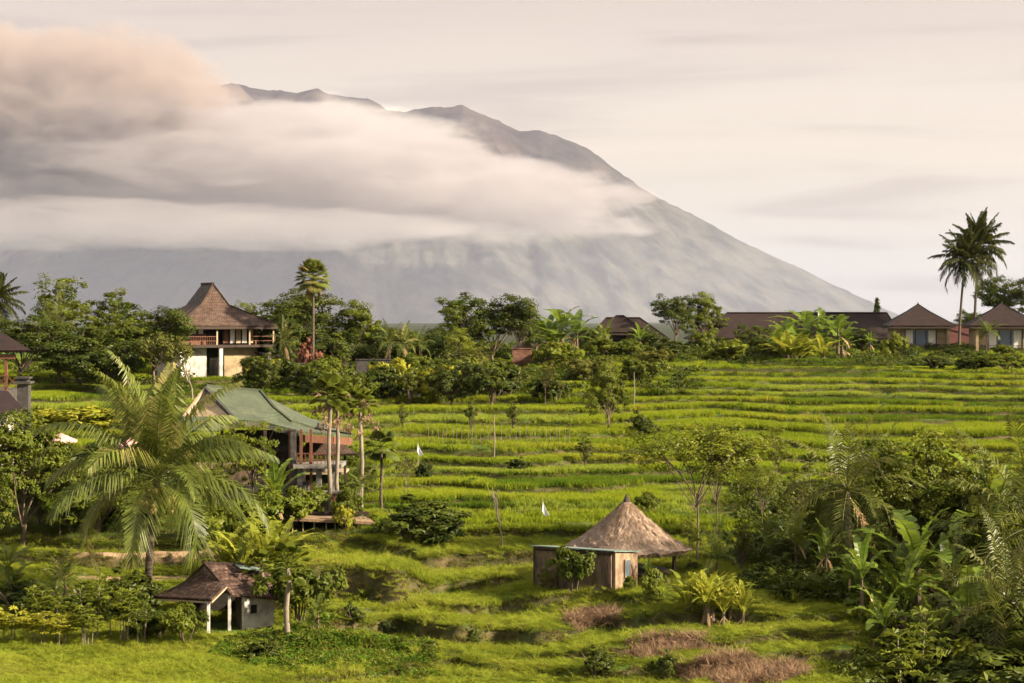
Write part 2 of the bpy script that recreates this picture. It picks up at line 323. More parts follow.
# ------------------------------------------------------------------ mesh collector and object helpers
class MB:
    def __init__(s): s.v = []; s.q = []; s.n = 0
    def add(s, verts, faces, rnd=None, smooth=False):
        verts = np.asarray(verts, float).reshape(-1, 3)
        if isinstance(faces, np.ndarray): groups = {faces.shape[1]: faces}
        else:
            groups = {}
            for f in faces: groups.setdefault(len(f), []).append(f)
        for k, fs in groups.items():
            fs = np.asarray(fs, np.int64) + s.n
            r = np.random.random(len(fs)) if rnd is None else (np.full(len(fs), rnd) if np.isscalar(rnd) else rnd)
            s.q.append((fs, r, smooth))
        s.v.append(verts); s.n += len(verts)
    def quads(s, V, rnd=None):       # V (N,4,3)
        V = np.asarray(V); n = len(V)
        if n: s.add(V.reshape(-1, 3), np.arange(n*4).reshape(n, 4), rnd)
    def tris(s, V, rnd=None):
        V = np.asarray(V); n = len(V)
        if n: s.add(V.reshape(-1, 3), np.arange(n*3).reshape(n, 3), rnd)
    def merge(s, o, M=None):
        for (fs, r, sm) in o.q: s.q.append((fs+s.n, r, sm))
        for v in o.v:
            if M is not None: v = v @ np.array(M.to_3x3()).T + np.array(M.translation)
            s.v.append(v)
        s.n += o.n
    # solids -------------------------------------------------
    def box(s, c, d, rot=0, tilt=None):
        x, y, z = [k/2 for k in d]
        b = 0.0
        vs = np.array([(i*x, j*y, k*z) for k in (-1, 1) for j in (-1, 1) for i in (-1, 1)])
        if rot: ca, sa = math.cos(rot), math.sin(rot); vs = vs @ np.array([[ca, sa, 0], [-sa, ca, 0], [0, 0, 1]])
        s.add(vs+np.array(c), [(0, 2, 3, 1), (4, 5, 7, 6), (0, 1, 5, 4), (2, 6, 7, 3), (0, 4, 6, 2), (1, 3, 7, 5)])
    def beam(s, a, b, w, h=None):
        a = Vector(a); b = Vector(b); h = h or w; d = (b-a)
        q = d.to_track_quat('Z', 'Y'); X = q @ Vector((w/2, 0, 0)); Y = q @ Vector((0, h/2, 0))
        vs = [a-X-Y, a+X-Y, a+X+Y, a-X+Y, b-X-Y, b+X-Y, b+X+Y, b-X+Y]
        s.add([tuple(v) for v in vs], [(0, 3, 2, 1), (4, 5, 6, 7), (0, 1, 5, 4), (1, 2, 6, 5), (2, 3, 7, 6), (3, 0, 4, 7)])
    def tube(s, pts, rad, seg=7, cap=True):
        pts = [Vector(p) for p in pts]; n = len(pts)
        if np.isscalar(rad): rad = [rad]*n
        rings = []
        ref = Vector((0.31, 0.95, 0.05)).normalized()
        for i, p in enumerate(pts):
            d = (pts[min(i+1, n-1)] - pts[max(i-1, 0)]).normalized()
            if abs(d.dot(ref)) > .97: ref = Vector((.9, .1, .4)).normalized()
            u = d.cross(ref).normalized(); w = d.cross(u)
            for k in range(seg):
                a = 2*math.pi*k/seg; rings.append(tuple(p + (u*math.cos(a)+w*math.sin(a))*rad[i]))
        fs = []
        for i in range(n-1):
            for k in range(seg):
                a = i*seg+k; b = i*seg+(k+1) % seg; fs.append((a, a+seg, b+seg, b))
        s.add(rings, fs, smooth=True)
        if cap and seg > 3:
            s.add(rings[-seg:], [tuple(range(seg))]); s.add(rings[:seg], [tuple(range(seg-1, -1, -1))])
    def slab(s, poly, th):
        """closed plate: polygon (top side, any order round) thickened downwards along its normal"""
        p = [Vector(a) for a in poly]; n = Vector((0, 0, 0))
        for i in range(len(p)): n += (p[i]-p[0]).cross(p[(i+1) % len(p)]-p[0])
        n.normalize()
        if n.z < 0: p = p[::-1]; n = -n
        k = len(p); q = [a-n*th for a in p]
        s.add([tuple(a) for a in p+q], [tuple(range(k)), tuple(range(2*k-1, k-1, -1))]+[(i, i+k, (i+1) % k+k, (i+1) % k) for i in range(k)])
    def ball(s, c, r, seg=8, rg=5, sq=(1, 1, 1)):
        vs = []; fs = []
        for i in range(rg+1):
            th = math.pi*i/rg
            for k in range(seg):
                a = 2*math.pi*k/seg; vs.append((c[0]+r*sq[0]*math.sin(th)*math.cos(a), c[1]+r*sq[1]*math.sin(th)*math.sin(a), c[2]+r*sq[2]*math.cos(th)))
        for i in range(rg):
            for k in range(seg): fs.append((i*seg+k, (i+1)*seg+k, (i+1)*seg+(k+1) % seg, i*seg+(k+1) % seg))
        s.add(vs, fs, smooth=True)
    def build(s, name, mt, parent=None, uv=False, jitter=0):
        me = bpy.data.meshes.new(name); V = np.concatenate(s.v)
        if jitter: V = V + (np.random.random(V.shape)-.5)*jitter
        tot = np.concatenate([np.full(len(f), f.shape[1]) for f, r, sm in s.q]); loops = np.concatenate([f.ravel() for f, r, sm in s.q])
        me.vertices.add(len(V)); me.vertices.foreach_set('co', V.ravel())
        me.loops.add(len(loops)); me.loops.foreach_set('vertex_index', loops.astype(np.int32))
        me.polygons.add(len(tot)); st = np.concatenate([[0], np.cumsum(tot)[:-1]])
        me.polygons.foreach_set('loop_start', st.astype(np.int32)); me.polygons.foreach_set('loop_total', tot.astype(np.int32))
        sm = np.concatenate([np.full(len(f), q) for f, r, q in s.q]); me.polygons.foreach_set('use_smooth', sm)
        me.update(calc_edges=True); 
        a = me.attributes.new('rnd', 'FLOAT', 'FACE'); a.data.foreach_set('value', np.concatenate([r for f, r, q in s.q]).astype(np.float32))
        if uv: # metres along the face: u horizontal, v up the slope
            ul = me.uv_layers.new(name='UVMap'); out = np.zeros((len(loops), 2)); 
            for p in me.polygons:
                n = p.normal; h = Vector((0, 0, 1)).cross(n)
                h = Vector((1, 0, 0)) if h.length < .05 else h.normalized(); w = n.cross(h)
                for li in p.loop_indices:
                    c = me.vertices[me.loops[li].vertex_index].co; out[li] = (c.dot(h), c.dot(w))
            ul.data.foreach_set('uv', out.ravel())
        me.materials.append(MATS[mt]); 
        o = bpy.data.objects.new(name, me); COL.objects.link(o)
        if parent is not None: o.parent = parent
        return o
def tag(o, label=None, cat=None, group=None, kind=None):
    for k, v in (('label', label), ('category', cat), ('group', group), ('kind', kind)):
        if v: o[k] = v
    return o
def thing(name, label, cat, loc=(0, 0, 0), rot=0, group=None):
    o = bpy.data.objects.new(name, None); COL.objects.link(o); o.location = loc; o.rotation_euler = (0, 0, rot)
    o.empty_display_size = .3
    return tag(o, label, cat, group)
def kids(o): return [c for c in o.children]
def dup(root):
    r = root.copy(); COL.objects.link(r)
    for ch in kids(root):
        c = ch.copy(); COL.objects.link(c); c.parent = r
        for g in kids(ch): d = g.copy(); COL.objects.link(d); d.parent = c
    return r
def rs(seed): np.random.seed(seed); random.seed(seed)
U = random.uniform

# ------------------------------------------------------------------ ground sheet
rs(1)
Ds = [62.0]
while Ds[-1] < 300: Ds.append(Ds[-1] + 0.0016*Ds[-1])
Ds = np.array(Ds + [310, 325, 345, 370, 400, 450, 520, 650, 900, 1500, 3000, 6000, 12000, 21000, 25000])
pxs = np.linspace(-420, 1444, 330)
ff = np.where(Ds > 400, 1+np.clip((Ds-400)/3000, 0, 1.6), 1)
DD, PP = np.meshgrid(Ds, pxs, indexing='ij'); XX = (PP-512)/F*DD*ff[:, None]
XXn = (PP-512)/F*DD
ZZ, RI, KK, FR, MK = terr_parts(XXn, DD)
ZZ = np.where(DD > 420, CZ-18+3*fbm(XX/200, DD/200, 8, 3), ZZ)
nr, nc = DD.shape
idx = np.arange(nr*nc).reshape(nr, nc)
mb = MB(); mb.add(np.stack([XX, DD, ZZ], -1), np.stack([idx[:-1, :-1], idx[:-1, 1:], idx[1:, 1:], idx[1:, :-1]], -1).reshape(-1, 4), smooth=True)
# near apron under and behind the camera
ax = (pxs-512)/F*62; zr = ZZ[0]
rows = [(62.0, zr), (40.0, zr-1.0), (10.0, zr*0+3.0), (-60.0, zr*0+3.0)]
vv = np.concatenate([np.stack([ax*(1 if k == 0 else 1.5), np.full(nc, d), z], -1) for k, (d, z) in enumerate(rows)])
ii = np.arange(4*nc).reshape(4, nc)
mb.add(vv, np.stack([ii[1:, :-1], ii[1:, 1:], ii[:-1, 1:], ii[:-1, :-1]], -1).reshape(-1, 4), smooth=True)
g = mb.build('ground', 'terrain'); tag(g, 'terraced green hillside of rice paddies with bare soil patches', kind='structure')
pad = np.zeros(4*nc)
for nm, arr in (('forest', sst(330, 420, DD)), ('riser', RI), ('soil', soil_mask(XXn, DD, ZZ)*(DD < 110)), ('tan', tan_mask(XXn, DD)*(DD < 130))):
    a = g.data.attributes.new(nm, 'FLOAT', 'POINT'); a.data.foreach_set('value', np.concatenate([arr.ravel(), pad]).astype(np.float32))

# ------------------------------------------------------------------ volcano
rs(2)
DM = 20000.0
sil = [(-700, 330), (-450, 300), (-250, 255), (-60, 200), (60, 150), (150, 108), (210, 86), (232, 84), (250, 87), (268, 90), (284, 91), (297, 93), (308, 90), (318, 88), (324, 92), (333, 96), (352, 97), (368, 99), (380, 105), (389, 111), (402, 113), (412, 110), (430, 107), (447, 107), (463, 105.5), (472, 110), (490, 117), (520, 131), (540, 130), (556, 136), (575, 143), (590, 150), (612, 167), (640, 187), (672, 205), (700, 218), (735, 238), (760, 250), (800, 268), (830, 283), (873, 303), (905, 319), (960, 335), (1100, 350)]
sx = np.array([(a-512)/F*DM for a, b in sil]); sz = np.array([(HY-b)/F*DM+CZ for a, b in sil])
gx = np.concatenate([np.linspace(-12500, -3200, 60), np.linspace(-3180, 1400, 230), np.linspace(1420, 6500, 130)])
gy = np.concatenate([-np.linspace(0, 1, 150)[::-1]**1.3*6200, np.linspace(60, 3500, 14)])
GX, GY = np.meshgrid(gx, gy)
hs = np.interp(GX, sx, sz)
rad = np.abs(GY)
xw = GX + 0.10*rad*fbm(GX/900, GY/2600, 12, 3)*2
rid = 1-np.abs(fbm((GX-(-1300))/(260+rad*.10), GY/1900, 21, 5))*2.2
det = np.clip(rad/900, 0.0, 1)*np.clip(hs/900, .1, 1)
zz = np.interp(GX+(xw-GX), sx, sz) - (rad*.50 - 60*np.clip(rad/400, 0, 1)) + (rid-.6)*85*det + 30*fbm(GX/170, GY/170, 5, 4)*np.clip(det+.12, 0, 1)
zz = np.where(rad < 1, hs + 22*fbm(GX/75, GY*0, 4, 5), zz)
zz = np.maximum(zz, -25)
ny, nx = GX.shape; idx = np.arange(ny*nx).reshape(ny, nx)
mb = MB(); mb.add(np.stack([GX, GY+DM, zz], -1), np.stack([idx[:-1, :-1], idx[:-1, 1:], idx[1:, 1:], idx[1:, :-1]], -1).reshape(-1, 4), smooth=True)
tag(mb.build('mountain', 'mountain'), 'tall blue grey volcano with a jagged rim rising behind the ridge', kind='structure')

# ------------------------------------------------------------------ air
hz = MB(); hz.box((0, 12400, 1420), (30000, 25600, 2850+2*9)); 
m = mat('haze_air'); t = m.node_tree
pv = N(t, 'ShaderNodeVolumePrincipled'); pv.inputs['Color'].default_value = (.66, .70, .88, 1); pv.inputs['Density'].default_value = 1.55e-5; pv.inputs['Anisotropy'].default_value = 0.2
o = N(t, 'ShaderNodeOutputMaterial'); t.links.new(pv.outputs[0], o.inputs['Volume'])
tag(hz.build('haze', 'haze_air'), 'pale bluish haze filling the air up to the volcano', kind='stuff')

# clouds: closed hulls, long along x; density falls off to the hull and is broken by noise
def cloud(name, label, D, hy, prof, dens, nscale, thr, col=(.97, .95, .94), soft=.5, namp=.9, stretch=3.0):
    """prof: (px, top row, bottom row)"""
    xs = np.array([(a-512)/F*D for a, b, c in prof]); zt = np.array([(HY-b)/F*D+CZ for a, b, c in prof]); zb = np.array([(HY-c)/F*D+CZ for a, b, c in prof])
    x0, x1, z0, z1 = xs[0], xs[-1], zb.min(), zt.max()
    X = np.linspace(x0, x1, 90); cz_ = np.interp(X, xs, (zt+zb)/2); hz_ = np.interp(X, xs, (zt-zb)/2)
    endw = np.clip(np.minimum((X-x0), (x1-X))/(0.10*(x1-x0)), 0, 1)**.5
    seg = 20; vs = []; fs = []
    for i, x in enumerate(X):
        for k in range(seg):
            a = 2*math.pi*k/seg; vs.append((x, D+hy*1.02*math.cos(a)*max(endw[i], .02), cz_[i]+(hz_[i]*1.02*max(endw[i], .02))*math.sin(a)))
    for i in range(len(X)-1):
        for k in range(seg): a = i*seg+k; b = i*seg+(k+1) % seg; fs.append((a, b, b+seg, a+seg))
    fs.append(tuple(range(seg-1, -1, -1))); fs.append(tuple((len(X)-1)*seg+k for k in range(seg)))
    mb = MB(); mb.add(vs, fs, smooth=False)
    m = mat(name+'_air'); m.cycles.volume_step_rate = .08 if dens > 5e-4 else .4; t = m.node_tree; l = t.links.new
    ge = N(t, 'ShaderNodeTexCoord'); sp = N(t, 'ShaderNodeSeparateXYZ'); l(ge.outputs['Object'], sp.inputs[0])
    def M(op, a, b=None, c=None, clamp=False):
        n = N(t, 'ShaderNodeMath', operation=op, use_clamp=clamp)
        for i, q in enumerate((a, b, c)):
            if q is None: continue
            if isinstance(q, (int, float)): n.inputs[i].default_value = q
            else: l(q, n.inputs[i])
        return n.outputs[0]
    u = M('DIVIDE', M('SUBTRACT', sp.outputs['X'], x0), x1-x0, clamp=True)
    def curve(vals):
        n = N(t, 'ShaderNodeFloatCurve'); cv = n.mapping.curves[0]; n.mapping.use_clip = False
        us = (xs-x0)/(x1-x0); pts = cv.points
        while len(pts) < len(us): pts.new(.5, .5)
        for q, (a, b) in enumerate(zip(us, vals)): pts[q].location = (a, b); pts[q].handle_type = 'VECTOR'
        n.mapping.update(); l(u, n.inputs['Value']); return n.outputs[0]
    S = (z1-z0)
    vc = M('MULTIPLY_ADD', curve(((zt+zb)/2-z0)/S), S, z0); vh = M('MULTIPLY', curve((zt-zb)/2/S), S)
    a = M('DIVIDE', M('SUBTRACT', sp.outputs['Z'], vc), vh); a2 = M('MULTIPLY', a, a)
    b = M('DIVIDE', M('SUBTRACT', sp.outputs['Y'], D), hy); b2 = M('MULTIPLY', b, b)
    e = M('SUBTRACT', 1.0, M('ADD', a2, b2))
    us_ = M('MULTIPLY', M('MULTIPLY', u, M('SUBTRACT', 1.0, u)), 4.2, clamp=True)
    mp = N(t, 'ShaderNodeMapping'); mp.inputs['Scale'].default_value = (1/(nscale*stretch), 1/(nscale*stretch), 1/nscale); l(ge.outputs['Object'], mp.inputs[0])
    nz = N(t, 'ShaderNodeTexNoise'); nz.inputs['Scale'].default_value = 1; nz.inputs['Detail'].default_value = 5; nz.inputs['Roughness'].default_value = .6; nz.inputs['Distortion'].default_value = .3; l(mp.outputs[0], nz.inputs['Vector'])
    q = M('MULTIPLY_ADD', M('SUBTRACT', nz.outputs[0], .5), namp*2, M('SUBTRACT', M('MULTIPLY', e, us_), thr))
    mr = N(t, 'ShaderNodeMapRange', interpolation_type='SMOOTHSTEP'); mr.inputs['From Min'].default_value = 0; mr.inputs['From Max'].default_value = soft; l(q, mr.inputs[0])
    ed = M('MULTIPLY', M('MULTIPLY', e, 4.0 if dens > 5e-4 else 1.0, clamp=True), dens)
    d = M('MULTIPLY', mr.outputs[0], ed)
    v = N(t, 'ShaderNodeVolumePrincipled'); v.inputs['Color'].default_value = (*col, 1); v.inputs['Anisotropy'].default_value = .1; l(d, v.inputs['Density'])
    o = N(t, 'ShaderNodeOutputMaterial'); l(v.outputs[0], o.inputs['Volume'])
    ob = mb.build('cloud', name+'_air'); return tag(ob, label, 'cloud', kind='stuff')
rs(3)
BK = [(-330, 70, 252), (-100, 62, 250), (60, 66, 248), (170, 80, 248), (260, 92, 248), (360, 104, 248), (450, 128, 248), (540, 152, 246), (610, 172, 245), (650, 186, 244), (700, 200, 242)]
cloud('bank', 'long grey pink cloud bank lying across the volcano slope', 15200, 1500, BK, 2.0e-3, 210, .16, soft=.35, namp=1.05, stretch=3.4, col=(.56, .53, .55))  # low albedo puts cloud shadow into the bank's colour
cloud('puff', 'rounded pinkish cloud top rising at the far left', 14900, 1100,
      [(-330, 14, 190), (-60, 16, 190), (60, 16, 186), (130, 20, 176), (180, 34, 166), (215, 56, 156), (270, 96, 150)], 2.6e-3, 230, .16, soft=.22, namp=1.05, stretch=1.3, col=(.50, .42, .38))  # darkest cloud colour, shading of the upper cloud put in by albedo
cloud('strip', 'thin pale strip of cloud below the grey bank', 13600, 700,
      [(-330, 188, 254), (0, 190, 254), (150, 196, 254), (330, 204, 253), (450, 212, 252), (560, 226, 251), (640, 236, 249)], 0.8e-3, 150, .14, soft=.5, namp=1.25, stretch=4.5, col=(.62, .59, .60))  # cloud strip widened and paled to mimic the bank's lit lower part
cloud('wisp', 'faint wisp of cloud drifting over the volcano rim', 16800, 500,
      [(270, 92, 118), (330, 88, 130), (400, 104, 150), (460, 112, 150), (500, 122, 146)], .9e-3, 130, .25, soft=.5, namp=.9, stretch=2.5)
cloud('mist', 'thin blue grey mist pooled over the foot of the volcano', 11200, 2600,
      [(-1100, 175, 420), (-400, 175, 420), (100, 175, 420), (600, 180, 420), (1000, 195, 420), (1500, 215, 420), (2100, 235, 420)], 0.6e-4, 900, -.35, soft=.9, namp=.25, stretch=4, col=(.62, .68, .88))
rs(4)

# ------------------------------------------------------------------ plants: building blocks
def orth(n):
    n = n/np.linalg.norm(n, axis=-1, keepdims=True)
    r = np.random.normal(size=n.shape); u = np.cross(n, r); u /= np.linalg.norm(u, axis=-1, keepdims=True)+1e-9
    return u, np.cross(n, u)
def leaves(mb, C, Nn, size, ar=.5, rnd=None):
    """rhombic leaves lying in the plane of normals Nn"""
    n = len(C); u, w = orth(Nn); s = size*(.6+.8*np.random.random((n, 1)))
    fold = Nn/np.linalg.norm(Nn, axis=-1, keepdims=True)*s*.15
    a = C-u*s*.5; b = C+w*s*ar*.5-fold; c = C+u*s*.5; d = C-w*s*ar*.5-fold
    mb.quads(np.stack([a, b, c, d], 1), rnd)
def crown_mb(lobes, nclump, nleaf, leaf, rc=.3, flat=.6, ar=.55, up=.6, shell=.75):
    """lobes: (x,y,z,rx,ry,rz). leaves in flattened clumps placed through the outer shell of each lobe"""
    mb = MB(); vol = np.array([l[3]*l[4]*l[5] for l in lobes])**.67; vol /= vol.sum()
    for lb, w in zip(lobes, vol):
        k = max(3, int(nclump*w)); c = np.array(lb[:3]); r = np.array(lb[3:])
        d = np.random.normal(size=(k, 3)); d[:, 2] = d[:, 2]*.9+.25; d /= np.linalg.norm(d, axis=1, keepdims=True)
        rr = shell+(1-shell)*np.random.random((k, 1)); rr = np.where(np.random.random((k, 1)) < .25, rr*np.random.uniform(.3, .9, (k, 1)), rr)
        cc = c+d*r*rr; rcl = rc*r.mean()*np.random.uniform(.6, 1.4, k)
        per = max(4, int(nleaf*w/k))
        for j in range(k):
            q = np.random.normal(size=(per, 3)); q /= np.linalg.norm(q, axis=1, keepdims=True); q *= np.random.uniform(.35, 1, (per, 1))
            pos = cc[j]+q*rcl[j]*np.array([1.15, 1.15, flat])
            nn = q*.6+d[j]*.5+np.array([0, 0, up])+np.random.normal(size=(per, 3))*.35
            leaves(mb, pos, nn, leaf, ar, np.clip(np.random.normal(np.random.random(), .2, per), 0, 1))
    return mb
def limb(mb, a, b, r0, r1, bend=.12, n=5, seg=6):
    a = Vector(a); b = Vector(b); L_ = (b-a).length; off = Vector((U(-1, 1), U(-1, 1), U(0, 1)))*L_*bend
    pts = [a.lerp(b, i/n)+off*math.sin(math.pi*i/n)*(1 if i not in (0, n) else 0) for i in range(n+1)]
    mb.tube(pts, [r0+(r1-r0)*i/n for i in range(n+1)], seg)
PROTO = {}
def proto(key, name, cat, height, parts):
    """parts: list of (part name, MB, material)"""
    height = max(float(v[:, 2].max()) for _, b, _m in parts for v in b.v)
    PROTO[key] = dict(name=name, cat=cat, h=height, parts=parts, obj=None)
def broad(key, seed, Hh, Rr, tr, lobn, leafmat, nleaf=11000, leaf=.23, squash=.8, bark='bark', nclump=150, rc=.34, up=.6, name='broadleaf_tree', low=.0, shell=.75, tw=.14):
    rs(seed); lobes = []; zc = Hh-Rr*squash
    for i in range(lobn):
        a = U(0, 6.283); q = U(.1, .75)*Rr; r = Rr*U(.34, .58)
        lobes.append((q*math.cos(a), q*math.sin(a), zc+U(-.55, .5)*Rr*squash - q*.25, r, r, r*squash))
    top = max(l[2]+l[5] for l in lobes); lobes = [(l[0], l[1], l[2]+Hh-top, *l[3:]) for l in lobes]
    cm = crown_mb(lobes, nclump, nleaf, leaf, rc, .6, up=up, shell=shell)
    tm = MB(); limb(tm, (0, 0, -.3), (U(-.2, .2), U(-.2, .2), tr), tw, tw*.7, .04)
    for l_ in lobes:
        limb(tm, (0, 0, tr*U(.75, 1)), (l_[0], l_[1], l_[2]+l_[5]*.1), tw*.42, .02, .1)
        for k in range(1): limb(tm, (l_[0]*.6, l_[1]*.6, tr+(l_[2]-tr)*.6), (l_[0]+U(-1, 1)*l_[3]*.8, l_[1]+U(-1, 1)*l_[3]*.8, l_[2]+U(-.2, .8)*l_[5]), tw*.2, .015, .1, 3, 4)
    proto(key, name, 'tree', Hh, [('trunk', tm, bark), ('crown', cm, leafmat)])
broad('oak1', 11, 7.5, 3.7, 1.8, 13, 'leaf_dark')
broad('oak2', 12, 7.0, 3.2, 1.5, 12, 'leaf_mid')
broad('oak3', 13, 5.0, 3.3, .8, 14, 'leaf_dark', leaf=.22)
broad('oak4', 14, 8.0, 3.2, 2.0, 13, 'leaf_mid', nleaf=9000, rc=.28, nclump=130, squash=1.1)
broad('airy1', 15, 8.0, 3.6, 3.4, 9, 'leaf_mid', nleaf=5600, leaf=.21, rc=.26, squash=.75, tw=.10)
broad('airy2', 16, 7.0, 3.0, 3.0, 8, 'leaf_light', nleaf=4600, leaf=.2, rc=.27, nclump=90, tw=.08)
broad('airy3', 17, 9.0, 3.0, 4.0, 10, 'leaf_olive', nleaf=5000, leaf=.19, rc=.25, nclump=110, tw=.1, squash=1.0)
broad('umbr', 18, 5.5, 2.9, 2.6, 13, 'leaf_light', nleaf=6500, leaf=.15, rc=.42, nclump=110, squash=.42, tw=.05, up=1.4)
broad('pole', 19, 3.6, .8, .5, 12, 'leaf_mid', nleaf=3000, leaf=.14, squash=2.0, nclump=70, tw=.09)
def shrub(key, seed, Hh, Rr, leafmat, nleaf=4200, leaf=.14, name='shrub', lobn=7, cat='shrub', rc=.3):
    rs(seed); lobes = []
    for i in range(lobn):
        a = U(0, 6.283); q = U(0, .6)*Rr; r = Rr*U(.4, .6); lobes.append((q*math.cos(a), q*math.sin(a), Hh*U(.35, .65), r, r, Hh*U(.3, .38)))
    cm = crown_mb(lobes, 60, nleaf, leaf, rc, .8, up=.4)
    tm = MB()
    for i in range(6): limb(tm, (U(-.1, .1), U(-.1, .1), -.15), (U(-.6, .6)*Rr, U(-.6, .6)*Rr, Hh*U(.5, .75)), .035, .012, .1, 3, 5)
    proto(key, name, cat, Hh, [('stem', tm, 'bark'), ('foliage', cm, leafmat)])
shrub('sh_dark', 21, 1.6, 1.2, 'leaf_dark'); shrub('sh_mid', 22, 1.6, 1.3, 'leaf_mid'); shrub('sh_light', 23, 1.4, 1.2, 'leaf_light', leaf=.16)
shrub('sh_yel', 24, 1.2, .9, 'leaf_yellow', 1600, .2); shrub('sh_red', 25, 1.5, 1.0, 'leaf_red', 1500, .2, 'flowering_shrub')
shrub('sh_olive', 26, 2.2, 1.6, 'leaf_olive', 2400, .2)
# leaf shapes ------------------------------------------------
def frond(mb, base, az, el, Ln, droop, nl=32, ll=.75, lw=.045, stemr=.03, hang=.6, rib=None, start=.16):
    """pinnate palm leaf"""
    p = np.array(base, float); ns = 14; pts = [p.copy()]; dirs = []
    e = el
    for i in range(ns):
        d = np.array([math.cos(az)*math.cos(e), math.sin(az)*math.cos(e), math.sin(e)]); dirs.append(d); p = p+d*Ln/ns; pts.append(p.copy()); e -= droop/ns*(.5+1.2*i/ns)
    (rib or mb).tube([tuple(q) for q in pts], [stemr*(1-.85*i/ns) for i in range(ns+1)], 4, False)
    T = start+(1-start)*(np.arange(nl)+.5)/nl; A = []; r = np.random.random()
    for t_ in T:
        x = t_*ns; i = min(int(x), ns-1); b = pts[i]+(pts[i+1]-pts[i])*(x-i); d = dirs[i]
        s = np.cross(d, [0, 0, 1.0]); s /= np.linalg.norm(s)+1e-6; n_ = np.cross(s, d)
        l_ = ll*(math.sin(math.pi*min(1, .12+.88*t_)**.8*.995)*.8+.25)*U(.85, 1.1)
        for sg in (-1, 1):
            dr = s*sg*(1-.45*t_)+d*(.35+.6*t_)+n_*.25+np.random.normal(size=3)*.10; dr /= np.linalg.norm(dr)
            m1 = b+dr*l_*.5+np.array([0, 0, -hang*.10*l_]); tip = b+dr*l_*.88+np.array([0, 0, -hang*l_*.62]); wd = d*lw*.5*(1+.3*U(-1, 1))
            mb.add([b-wd*.6, b+wd*.6, m1+wd, m1-wd, tip+wd*.2, tip-wd*.2], [(0, 1, 2, 3), (3, 2, 4, 5)], np.clip(np.array([r, r])+U(-.25, .25), 0, 1))
def palm(key, seed, Hh, nf, Ln, fm, dry=3, nuts=True, lean=.5, el=(-.5, 1.35), nl=32, ll=.75, lw=.05, tr=.16, name='coconut_palm', hang=.6, droop=1.5):
    rs(seed); tm = MB(); az = U(0, 6.28)
    pts = [(math.cos(az)*lean*(i/8)**1.6, math.sin(az)*lean*(i/8)**1.6, -.3+(Hh+.3)*i/8) for i in range(9)]
    tm.tube(pts, [tr*(1.25 if i == 0 else 1-.35*i/8) for i in range(9)], 9)
    c = np.array(pts[-1]); fr = MB(); nu = MB(); dm = MB()
    for i in range(nf):
        t_ = i/(nf-1); frond(fr, c+np.array([0, 0, .05]), i*2.399+U(-.2, .2), el[1]+(el[0]-el[1])*t_**1.1, Ln*U(.85, 1.08)*(1-.05*(1-t_)), droop*U(.8, 1.2)*(.30+.80*t_), nl, ll, lw, hang=hang)
    for i in range(dry): frond(dm, c-np.array([0, 0, .1]), U(0, 6.28), U(-1.2, -.8), Ln*.7, .5, nl//2, ll*.6, lw, hang=1)
    parts = [('trunk', tm, 'palm_bark'), ('crown', fr, fm)]
    if dry: parts.append(('dry_frond', dm, 'frond_dry'))
    if nuts:
        for i in range(80): a = U(0, 6.28); q_ = U(.2, .75); nu.ball(c+np.array([math.cos(a)*q_, math.sin(a)*q_, -U(.1, .5)-q_*.9]), U(.09, .125), 7, 5, (1, 1, 1.2))
        parts.append(('coconut_bunch', nu, 'coconut'))
    proto(key, name, 'palm', Hh+Ln*.62, parts)
palm('coco_big', 31, 4.3, 24, 4.6, 'frond', 0, True, .35, (-.25, 1.54), 90, 1.2, .050, .15, droop=1.75, hang=.95)
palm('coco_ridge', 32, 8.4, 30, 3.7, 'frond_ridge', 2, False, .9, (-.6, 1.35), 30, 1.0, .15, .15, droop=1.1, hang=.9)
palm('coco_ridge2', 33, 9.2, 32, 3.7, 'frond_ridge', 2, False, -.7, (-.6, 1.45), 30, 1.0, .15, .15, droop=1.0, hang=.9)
palm('areca', 34, 2.6, 11, 1.9, 'frond', 1, False, .15, (-.1, 1.3), 20, .5, .06, .07, 'areca_palm')
palm('young_palm', 35, .9, 12, 3.2, 'frond', 1, False, .1, (.2, 1.45), 30, .8, .055, .16, 'young_palm', droop=1.5)
palm('jungle_palm', 36, 3.5, 16, 3.6, 'frond_dark', 3, False, .3, (-.4, 1.35), 32, .85, .055, .15, droop=1.6)
def fanleaf(mb, base, dr, petl, fr_, n=18, spread=2.4, w=.07, rnd=None):
    d = np.array(dr, float); d /= np.linalg.norm(d); s = np.cross(d, [0, 0, 1.0]); s /= np.linalg.norm(s)+1e-6; u = np.cross(s, d)
    c = np.array(base)+d*petl; mb.tube([tuple(base), tuple((np.array(base)+c)/2+u*.05), tuple(c)], [.02, .015, .012], 4, False)
    r = np.random.random() if rnd is None else rnd; V = []
    for i in range(n):
        a = spread*(i/(n-1)-.5); q = d*math.cos(a)+s*math.sin(a); L_ = fr_*(1-.25*abs(i/(n-1)-.5)*2); t_ = c+q*L_+np.array([0, 0, -.22*L_]); m_ = c+q*L_*.6; wv = (-d*math.sin(a)+s*math.cos(a))*w
        mb.add([c, m_-wv+u*.03, t_, m_+wv], [(0, 1, 2, 3)], min(1, max(0, r+U(-.2, .2))))
